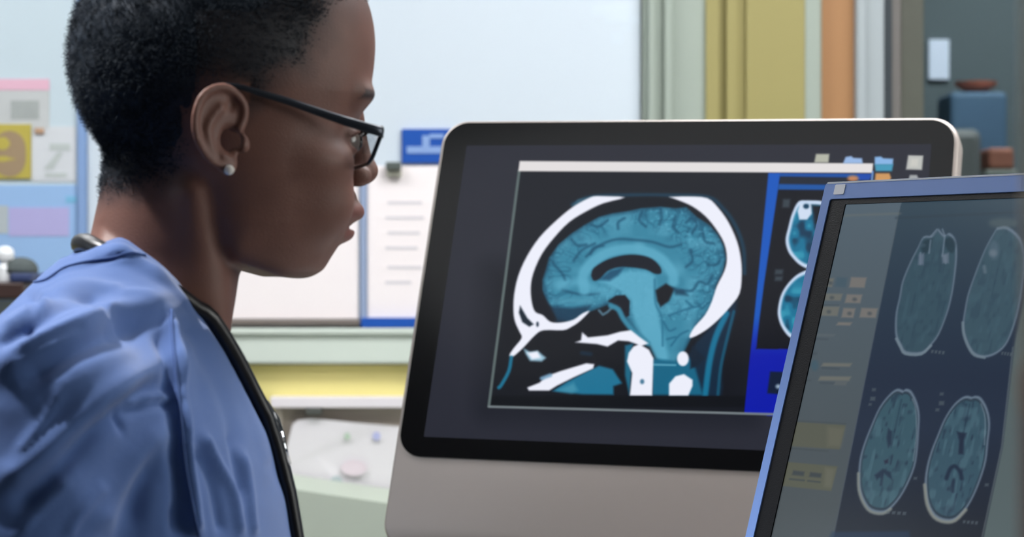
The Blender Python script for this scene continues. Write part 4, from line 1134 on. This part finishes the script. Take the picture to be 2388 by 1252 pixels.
# eyes
M_eye = mat('eye_white', (120, 108, 102), .15, spec=.6)
for sgn in (-1, 1):
    e = obj('eye', ellipsoid(bmesh.new(), Vector((76.4, 31.0 * sgn, 4.2)) * MM, (.0118, .0118, .0118), 32, 20), M_eye, body, True)
    bm = bmesh.new()
    fx = Vector((76.4, 31.0 * sgn, 4.2)) * MM
    dirn = Vector((1, -.02 * sgn, -.10)).normalized(); q = dirn.to_track_quat('Z', 'Y').to_matrix()
    rings = [[fx + q @ Vector((math.cos(t) * r, math.sin(t) * r, h)) for t in np.linspace(0, 2 * math.pi, 24, endpoint=False)] for r, h in ((.0060, .0105), (.0050, .0117), (.0030, .0128), (.001, .0132))]
    loft(bm, rings)
    obj('iris', bm, mat('iris_dark', (38, 26, 22), .08, spec=.8), e, True)
M_lash = mat('lash_black', (16, 14, 16), .6)
for sgn in (-1, 1):
    c = Vector((76.4, 31.0 * sgn, 4.2)) * MM
    bm = bmesh.new(); q = []
    for t in np.linspace(-.85, .75, 14):
        q.append(c + Vector((math.cos(t) * .0132, sgn * math.sin(t) * .0135, .0036 * math.cos(t * 1.7) + .0008)))
    tube(bm, q, .0008, 6)
    for i in range(26):
        t = -.8 + 1.5 * i / 25; b0 = c + Vector((math.cos(t) * .0132, sgn * math.sin(t) * .0135, .0036 * math.cos(t * 1.7) + .001)); dd = Vector((math.cos(t), sgn * math.sin(t), .25)).normalized()
        tube(bm, [b0, b0 + dd * .003, b0 + dd * .005 + Vector((0, 0, .002))], [.00025, .0002, .0001], 4)
    obj('eyelashes', bm, M_lash, body)
# ------------------------------------------------------------------ hair
rng = np.random.RandomState(4)
hm2 = hair_mask(BV, 9)
LNA = np.maximum(np.maximum(np.clip((-BV[:, 0] - 22) / 45, 0, 1) * np.clip((BV[:, 2] + 8) / 40, 0, 1), np.clip((BV[:, 2] - 78 - 30 * np.clip((BV[:, 0] - 10) / 45, 0, 1)) / 34, 0, 1)), 0 * BV[:, 0])
keep = (hm2 > .6) & (LNA > .04)
Fh = BF[np.all(keep[BF], 1)]
used = np.unique(Fh); rem = -np.ones(len(BV), int); rem[used] = np.arange(len(used))
HV = BV[used]; HN = BN[used]
back = np.clip((-HV[:, 0] - 10) / 50, 0, 1) * np.clip((HV[:, 2] + 30) / 50, .25, 1); top = np.clip((HV[:, 2] - 70) / 40, 0, 1)
frontt = np.clip((HV[:, 0] - 70) / 20, 0, 1) * np.clip((HV[:, 2] - 70) / 20, 0, 1)
ln = LNA[used]
bn = vnoise(HV[:, 0] + HV[:, 1] * 1.7 + 500, HV[:, 2] - HV[:, 1] * 1.1 + 500, 4, 11) * vnoise(HV[:, 1] + HV[:, 0] + 500, HV[:, 2] + 500, 9, 12)
HV = HV + HN * (-.2 + np.clip(ln * 4, 0, 1) * (1.2 + 1.6 * ln) * np.clip((hm2[used] - .55) / .4, 0, 1) + ln * bn * 2.6)[:, None]
M_hair = mat('hair_black', (38, 48, 60), .65, spec=.2, noise=.3, nscale=300)
hair = link('hair', quad_mesh('hair', HV * MM, rem[Fh]), M_hair, person, True)
# short curls standing out of it, one mesh
cand = np.nonzero(hm > .35)[0]
pr = np.clip((hm[cand] - .3) / .5, .1, 1) ** 1.6 * (1 - .4 * np.clip((BV[cand, 0] - 45) / 25, 0, 1))
N = 34000
ci = rng.choice(cand, N, p=pr / pr.sum())
P = BV[ci] + rng.normal(0, .7, (N, 3)); Nn = BN[ci]
backc = np.clip((-P[:, 0] - 10) / 50, 0, 1) * np.clip((P[:, 2] + 34) / 50, .25, 1); topc = np.clip((P[:, 2] - 70) / 40, 0, 1); fr = np.clip((P[:, 0] - 70) / 20, 0, 1) * np.clip((P[:, 2] - 70) / 20, 0, 1)
L = (1.3 + 5.2 * np.maximum(np.maximum(backc, topc), fr * .8)) * rng.uniform(.6, 1.25, N) * np.clip(hm[ci] * 1.2, .4, 1)
T = np.cross(Nn, rng.normal(0, 1, (N, 3))); T /= np.linalg.norm(T, axis=1, keepdims=True); B = np.cross(Nn, T)
SEG = 4; sv = []
for k in range(SEG + 1):
    t = k / SEG; ang = t * 4.2
    cen = P + Nn * (L * (t * .95) )[:, None] + (T * (np.sin(ang) * L * .28)[:, None] + B * ((1 - np.cos(ang)) * L * .28)[:, None])
    r = .26 * (1 - .6 * t)
    for q in range(3):
        a_ = 2 * math.pi * q / 3
        sv.append(cen + T * (math.cos(a_) * r) + B * (math.sin(a_) * r))
SVv = np.stack(sv, 1).reshape(-1, 3)
base = (np.arange(N) * (3 * (SEG + 1)))[:, None]
fl = []
for k in range(SEG):
    for q in range(3):
        q2 = (q + 1) % 3; fl.append(base + np.array([[k * 3 + q, k * 3 + q2, (k + 1) * 3 + q2, (k + 1) * 3 + q]]))
link('hair_curls', quad_mesh('hair_curls', SVv * MM, np.concatenate(fl)), M_hair, hair, False)

# ------------------------------------------------------------------ scrub top
ZCX = [-130, -90, -80, -62, -46, -22, 1, 20, 34, 60]
ZCZ = [-69, -69, -63, -56, -66, -96, -122, -150, -166, -190]
def collar_z(X, Y):
    return np.interp(X, ZCX, ZCZ) + np.maximum(0, np.abs(Y) - 46) * .9
def shirt_field(X, Y, Z):
    zc = collar_z(X, Y)
    band = np.clip((Z - zc + 13) / 1.5, 0, 1)
    d = torso_field(X, Y, Z, 0.0) - 1.5 * band
    aY = np.abs(Y)
    for a_, b_, r_ in (((-86, 18, -80), (-68, 50, -69), 6.5), ((-68, 50, -69), (-48, 58, -82), 6), ((-48, 58, -82), (-34, 58, -98), 5)):
        d = smin(d, c_sd(X, aY, Z, a_, b_, r_, r_), 9)
    d = smax(d, Z - zc, 2)
    # the sleeve: open below the elbow, torso hem at the hips
    return smax(d, -570 - Z, 4)
st = 2.7
sx = np.arange(-275, 100, st); sy = np.arange(-285, 275, st); sz = np.concatenate([np.arange(-580, -290, 5.5), np.arange(-289, -40, st)])
X, Y, Z = np.meshgrid(sx.astype(np.float32), sy.astype(np.float32), sz.astype(np.float32), indexing='ij')
D = np.empty(X.shape, np.float32)
for i0 in range(0, X.shape[0], 24):
    s = slice(i0, i0 + 24); D[s] = shirt_field(X[s], Y[s], Z[s])
SV, SF = surface_nets(D, sx, sy, sz); del D, X, Y, Z
SV = relax(SV, SF, 2, .5)
SN = vnormals(SV, SF)
# cloth folds: each is a ridge (+) or furrow (-) running along a line on the near side
px, py = to_px(SV)
FOLDS = [  # line in photograph pixels, height mm, half width px
    ([(392, 735), (402, 790), (412, 850), (420, 940), (430, 1030), (438, 1110), (462, 1252)], 5.5, 13),
    ([(372, 760), (384, 850), (398, 960), (408, 1060), (415, 1150), (425, 1260)], -3.5, 14),
    ([(450, 790), (470, 880), (480, 980)], -2.5, 26),
    ([(410, 715), (330, 715), (240, 740), (150, 785), (60, 830), (-20, 870)], 5.0, 26),
    ([(385, 775), (300, 765), (200, 800), (110, 850), (30, 905)], -6.0, 32),
    ([(400, 860), (330, 880), (240, 930), (150, 1010), (60, 1090), (-20, 1140)], 5.0, 30),
    ([(395, 920), (340, 905), (300, 945), (220, 1010), (120, 1110), (20, 1200)], -5.5, 26),
    ([(300, 948), (350, 925), (410, 922)], 3.5, 9), ([(300, 965), (345, 945), (405, 940)], -2.5, 9),
    ([(285, 965), (287, 1010)], -3, 6), ([(230, 975), (255, 970)], 2, 6),
    ([(400, 985), (330, 1050), (270, 1140), (220, 1260)], 4.5, 28),
    ([(385, 1060), (330, 1130), (300, 1250)], -4.0, 24),
    ([(455, 745), (520, 830), (565, 920), (600, 1010), (622, 1100)], 3.2, 14),
    ([(420, 740), (490, 860), (530, 960), (560, 1060)], -2.6, 16),
    ([(470, 1010), (500, 1070), (540, 1150), (560, 1252)], 3.4, 10), ([(450, 1040), (490, 1110), (520, 1252)], -3, 12),
    ([(560, 1050), (575, 1120), (590, 1252)], 3, 9), ([(535, 1000), (550, 1080), (565, 1160)], -2.5, 9),
    ([(0, 775), (60, 735), (130, 690), (210, 665), (300, 680)], 3.0, 14), ([(-10, 810), (70, 765), (150, 715), (240, 695)], -3.2, 11),
    ([(40, 820), (130, 770), (230, 735), (280, 722)], 2.2, 9), ([(30, 845), (120, 795), (200, 762)], -2.0, 9),
    ([(360, 700), (300, 690), (260, 700)], 2, 12),
    ([(70, 662), (110, 654), (150, 628), (200, 614), (260, 602), (300, 590)], -2.2, 8), ([(68, 646), (110, 636), (150, 610), (200, 598), (262, 586)], 1.4, 8),
    ([(60, 690), (85, 720), (60, 790)], -2.5, 9), ([(95, 680), (110, 700), (70, 760)], 1.8, 7),
    ([(150, 900), (100, 980), (40, 1060)], 2.0, 10), ([(250, 1120), (180, 1200), (150, 1260)], 2.2, 12), ([(170, 1110), (95, 1180), (40, 1250)], 2.5, 12),
    ([(440, 1180), (450, 1252)], 3, 8), ([(410, 1170), (405, 1252)], -3, 10),
]
wv = to_world(SV); cs, sn = math.cos(HEAD_YAW), math.sin(HEAD_YAW)
NW = np.stack([SN[:, 0] * cs - SN[:, 1] * sn, SN[:, 0] * sn + SN[:, 1] * cs, SN[:, 2]], 1)
VD = CAM - wv; VD /= np.linalg.norm(VD, axis=1, keepdims=True)
facing = np.clip((NW * VD).sum(1) * 4, 0, 1)
collar_safe = np.clip((collar_z(SV[:, 0], SV[:, 1]) - SV[:, 2] - 10) / 12, .0, 1)
disp = np.zeros(len(SV))
for pts, amp, wd in FOLDS:
    q = [tuple(p) for p in catmull(pts, 4)]
    P = np.array(q)
    i = np.where((px > P[:, 0].min() - 3 * wd) & (px < P[:, 0].max() + 3 * wd) & (py > P[:, 1].min() - 3 * wd) & (py < P[:, 1].max() + 3 * wd) & (facing > 0))[0]
    d = pl_dist(px[i], py[i], q)
    ends = np.minimum(np.hypot(px[i] - P[0, 0], py[i] - P[0, 1]), np.hypot(px[i] - P[-1, 0], py[i] - P[-1, 1]))
    disp[i] += 1.1 * amp * np.exp(-(d / wd) ** 2) * np.clip(ends / (2.2 * wd), .25, 1)
u = SV[:, 0] * .8 + SV[:, 2] * .5; v = SV[:, 2] * .7 - SV[:, 0] * .4 + SV[:, 1] * .5
gen = (vnoise(u + 900, v * .35 + 900, 22, 31) - .5) * 5 + (vnoise(u * .5 + 900, v + 900, 13, 32) - .5) * 1.6
SV = SV + SN * ((disp * facing + gen * .75) * collar_safe)[:, None]
px2, py2 = to_px(SV)
me = quad_mesh('scrub_top', SV * MM, SF)
M_scrub = mat('scrub_cotton_blue', (72, 104, 164), .85, noise=.08, nscale=60, bump=.25, bscale=1400, sheen=.25)
scrub = link('scrub_top', me, M_scrub, person, True)

# seams, laid on the cloth
from mathutils.bvhtree import BVHTree
bvh = BVHTree.FromPolygons([Vector(v) * MM for v in SV], [tuple(int(i) for i in f) for f in SF])
Mi = Matrix.Translation(HEAD_POS.tolist()) @ Matrix.Rotation(HEAD_YAW, 4, 'Z')
Minv = Mi.inverted()
def on_cloth(px_, py_, lift=.0004):
    o_ = Minv @ Vector(CAM.tolist()); d_ = (Minv.to_3x3() @ Vector(((px_ - 1194) / FPX, 1, (626 - py_) / FPX))).normalized()
    hit, nrm, _, _ = bvh.ray_cast(o_, d_)
    return None if hit is None else hit + (nrm if nrm.dot(d_) < 0 else -nrm) * lift
M_seam = mat('scrub_seam', (66, 92, 146), .9)
for ln_, r_ in (([(72, 660), (110, 651), (150, 625), (200, 611), (262, 600), (300, 590), (338, 596)], .0009), ([(398, 722), (404, 800), (414, 900), (424, 1000), (432, 1080), (446, 1160), (464, 1250)], .0011)):
    q = [on_cloth(*p) for p in catmull(ln_, 8)]; q = [p for p in q if p is not None]
    if len(q) > 3:
        bm = bmesh.new(); tube(bm, q, r_, 6); obj('seam', bm, M_seam, scrub, True)
# ------------------------------------------------------------------ worn things: glasses, ear stud, stethoscope
def worn(name, label, cat):
    e = empty(name, tuple(HEAD_POS)); e.rotation_euler = (0, 0, HEAD_YAW); tag(e, label, cat); return e
gl = worn('eyeglasses', 'dark framed eyeglasses on the face, slim arm over the ear', 'glasses')
M_frame = mat('frame_dark_metal', (44, 50, 60), .3, metal=.5)
M_lens = mat('lens_glass', (235, 238, 240), .02, trans=1.0); M_lens.node_tree.nodes['Principled BSDF'].inputs['IOR'].default_value = 1.25
def lens_pt(u, v, sgn, off=0.0): return Vector((90.0 + .36 * v + off + .0 * u, sgn * (39.5 - u), 0.5 + v)) * MM
def lens_outline(n=10):
    P = []
    for cx, cy, a0, rx, ry in ((19, 5, 0, 7, 6), (-19, 6, 90, 7.5, 5), (-16, -5, 180, 9, 7), (14, -6, 270, 10, 7.5)):
        for i in range(n + 1):
            a_ = math.radians(a0 + 90 * i / n); P.append((cx + rx * math.cos(a_), cy + ry * math.sin(a_)))
    return P
LO = lens_outline()
bm = bmesh.new()
for sgn in (-1, 1):
    pts = [lens_pt(u, v, sgn) for u, v in LO]
    n_ = len(pts); rings = []
    for i, p in enumerate(pts):
        t = (pts[(i + 1) % n_] - pts[i - 1]).normalized(); nx_ = Vector((1, 0, -.36)).normalized(); s_ = nx_.cross(t).normalized()
        topk = 1.5 if LO[i][1] > 3 else 1.0
        rings.append([p + nx_ * (math.cos(k * math.pi / 4) * .0014) + s_ * (math.sin(k * math.pi / 4) * .0010 * topk) for k in range(8)])
    rings.append(rings[0])
    loft(bm, rings, cap=False)
bmesh.ops.remove_doubles(bm, verts=bm.verts, dist=1e-6)
obj('rims', bm, M_frame, gl, True)
bm = bmesh.new(); tube(bm, [Vector(p) * MM for p in catmull([(92.5, -14.5, 8), (100, -8, 11.5), (105.5, 0, 13), (100, 8, 11.5), (92.5, 14.5, 8)], 6)], .0015, 10)
obj('bridge', bm, mat('bridge_bright_metal', (190, 190, 186), .18, metal=.9), gl, True)
for sgn in (-1, 1):
    pts = [lens_pt(u, v, sgn) for u, v in LO]
    bm = bmesh.new()
    a1 = [bm.verts.new(p + Vector((.0006, 0, 0))) for p in pts]; a2 = [bm.verts.new(p - Vector((.0006, 0, 0))) for p in pts]
    bm.faces.new(a1); bm.faces.new(a2[::-1])
    for i in range(len(pts)):
        j = (i + 1) % len(pts); bm.faces.new((a1[i], a1[j], a2[j], a2[i]))
    obj('lens', bm, M_lens, gl)
    bm = bmesh.new()
    path = catmull([(94, 64.5 * 1, 8.0), (90, 69.5, 8.6), (70, 71.5, 13.6), (50, 73, 19.5), (30, 75.5, 25.5), (12, 77.5, 30), (-2, 78, 33.5), (-16, 79, 33), (-26, 80, 24)], 5)
    n_ = len(path); rings = []
    for i, p in enumerate(path):
        t = i / (n_ - 1); h = .0026 * (1 - t) ** 1.1 + .0012; w_ = .0011
        c = Vector((p[0], sgn * p[1], p[2])) * MM
        rings.append([c + Vector((0, math.cos(k * math.pi / 4) * w_, math.sin(k * math.pi / 4) * h)) for k in range(8)])
    loft(bm, rings)
    obj('temple_arm', bm, M_frame, gl, True)
    # nose pad
    obj('nose_pad', ellipsoid(bmesh.new(), Vector((91.5, 10.8 * sgn, 1)) * MM, (.0022, .0012, .0042), 12, 8), M_lens, gl, True)
stud = worn('ear_stud', 'small round bright stud in the ear lobe', 'earring')
bm = bmesh.new(); c = Vector((-8, -86.0, -17.4)) * MM
bmesh.ops.create_icosphere(bm, subdivisions=2, radius=.0031, matrix=Matrix.Translation(c) @ Matrix.Diagonal((1, .75, 1, 1)))
obj('stone', bm, mat('stone_white', (240, 236, 230), .12, spec=.9, coat=1.0), stud)
bm = bmesh.new(); tube(bm, [c + Vector((0, .0018, 0)), c + Vector((0, .0065, 0))], [.0034, .0008], 14); obj('setting', bm, mat('setting_silver', (190, 190, 190), .25, metal=1), stud, True)

stt = worn('stethoscope', 'black stethoscope hung round the neck over the blue scrub collar', 'stethoscope')
def field_at(p):
    a_ = [np.array([v], np.float32) for v in p]; bd = smin(head_field(*a_), torso_field(*a_, -13.0), 14)
    return float((bd if p[2] > -104 else np.minimum(bd, shirt_field(*a_)))[0])
def push(p, r):
    p = np.array(p, float)
    for _ in range(14):
        f = field_at(p); g = np.array([field_at(p + np.eye(3)[k]) - field_at(p - np.eye(3)[k]) for k in range(3)]) / 2
        if abs(f - r) < .2: break
        p = p + g / (np.dot(g, g) + .05) * (r - f) * .7
    return p
ctrl = [(56, 22, -330), (52, 24, -270), (44, 26, -230), (34, 30, -190), (22, 36, -155), (4, 44, -125), (-20, 52, -98), (-48, 54, -80), (-72, 36, -66), (-84, 8, -61), (-84, -16, -60), (-76, -34, -66), (-60, -47, -72), (-46, -54, -79), (-36, -53, -88), (-24, -50, -98), (-9, -42, -113), (6, -33, -134), (20, -25, -158), (30, -20, -185), (38, -18, -212), (45, -18, -243), (54, -18, -300), (58, -18, -340)]
path = [push(p, 4.0) for p in ctrl]
path = [push(p, 4.3) for p in catmull(path, 4)]
M_rub = mat('tubing_black', (10, 12, 18), .38, spec=.5)
bm = bmesh.new(); tube(bm, [Vector(p) * MM for p in path], [.0052 + .0008 * math.exp(-((p[0] + 84) / 12) ** 2) for p in path], 14); obj('tubing', bm, M_rub, stt, True)
# the second branch alongside, from mid chest down
sec = [push((p[0] + 3, p[1] + 9, p[2]), 5.0) for p in path if p[1] < -10 and p[2] < -168]
bm = bmesh.new(); tube(bm, [Vector(p) * MM for p in sec], .0044, 12); obj('branch_tube', bm, M_rub, stt, True)
k = min(range(len(path)), key=lambda i: abs(path[i][2] + 190) + (0 if path[i][1] < 0 else 999))
p = Vector(path[k]) * MM; d_ = (Vector(path[k + 1]) - Vector(path[k - 1])).normalized()
bm = bmesh.new(); tube(bm, [p + Vector((.0045, -.001, 0)) - d_ * .011, p + Vector((.0045, -.001, 0)) + d_ * .011], .0022, 10); obj('metal_binaural', bm, mat('chrome', (210, 214, 220), .12, metal=1), stt, True)
bm = bmesh.new(); cc = Vector(push((58, 2, -352), 7)) * MM
tube(bm, [cc + Vector((-.004, 0, 0)), cc + Vector((.0, 0, 0)), cc + Vector((.006, 0, 0))], [.021, .022, .017], 28); obj('chest_piece', bm, mat('chrome_chestpiece', (200, 204, 210), .2, metal=1), stt, True)
# neck side of the tubing: bright collar piece at the nape
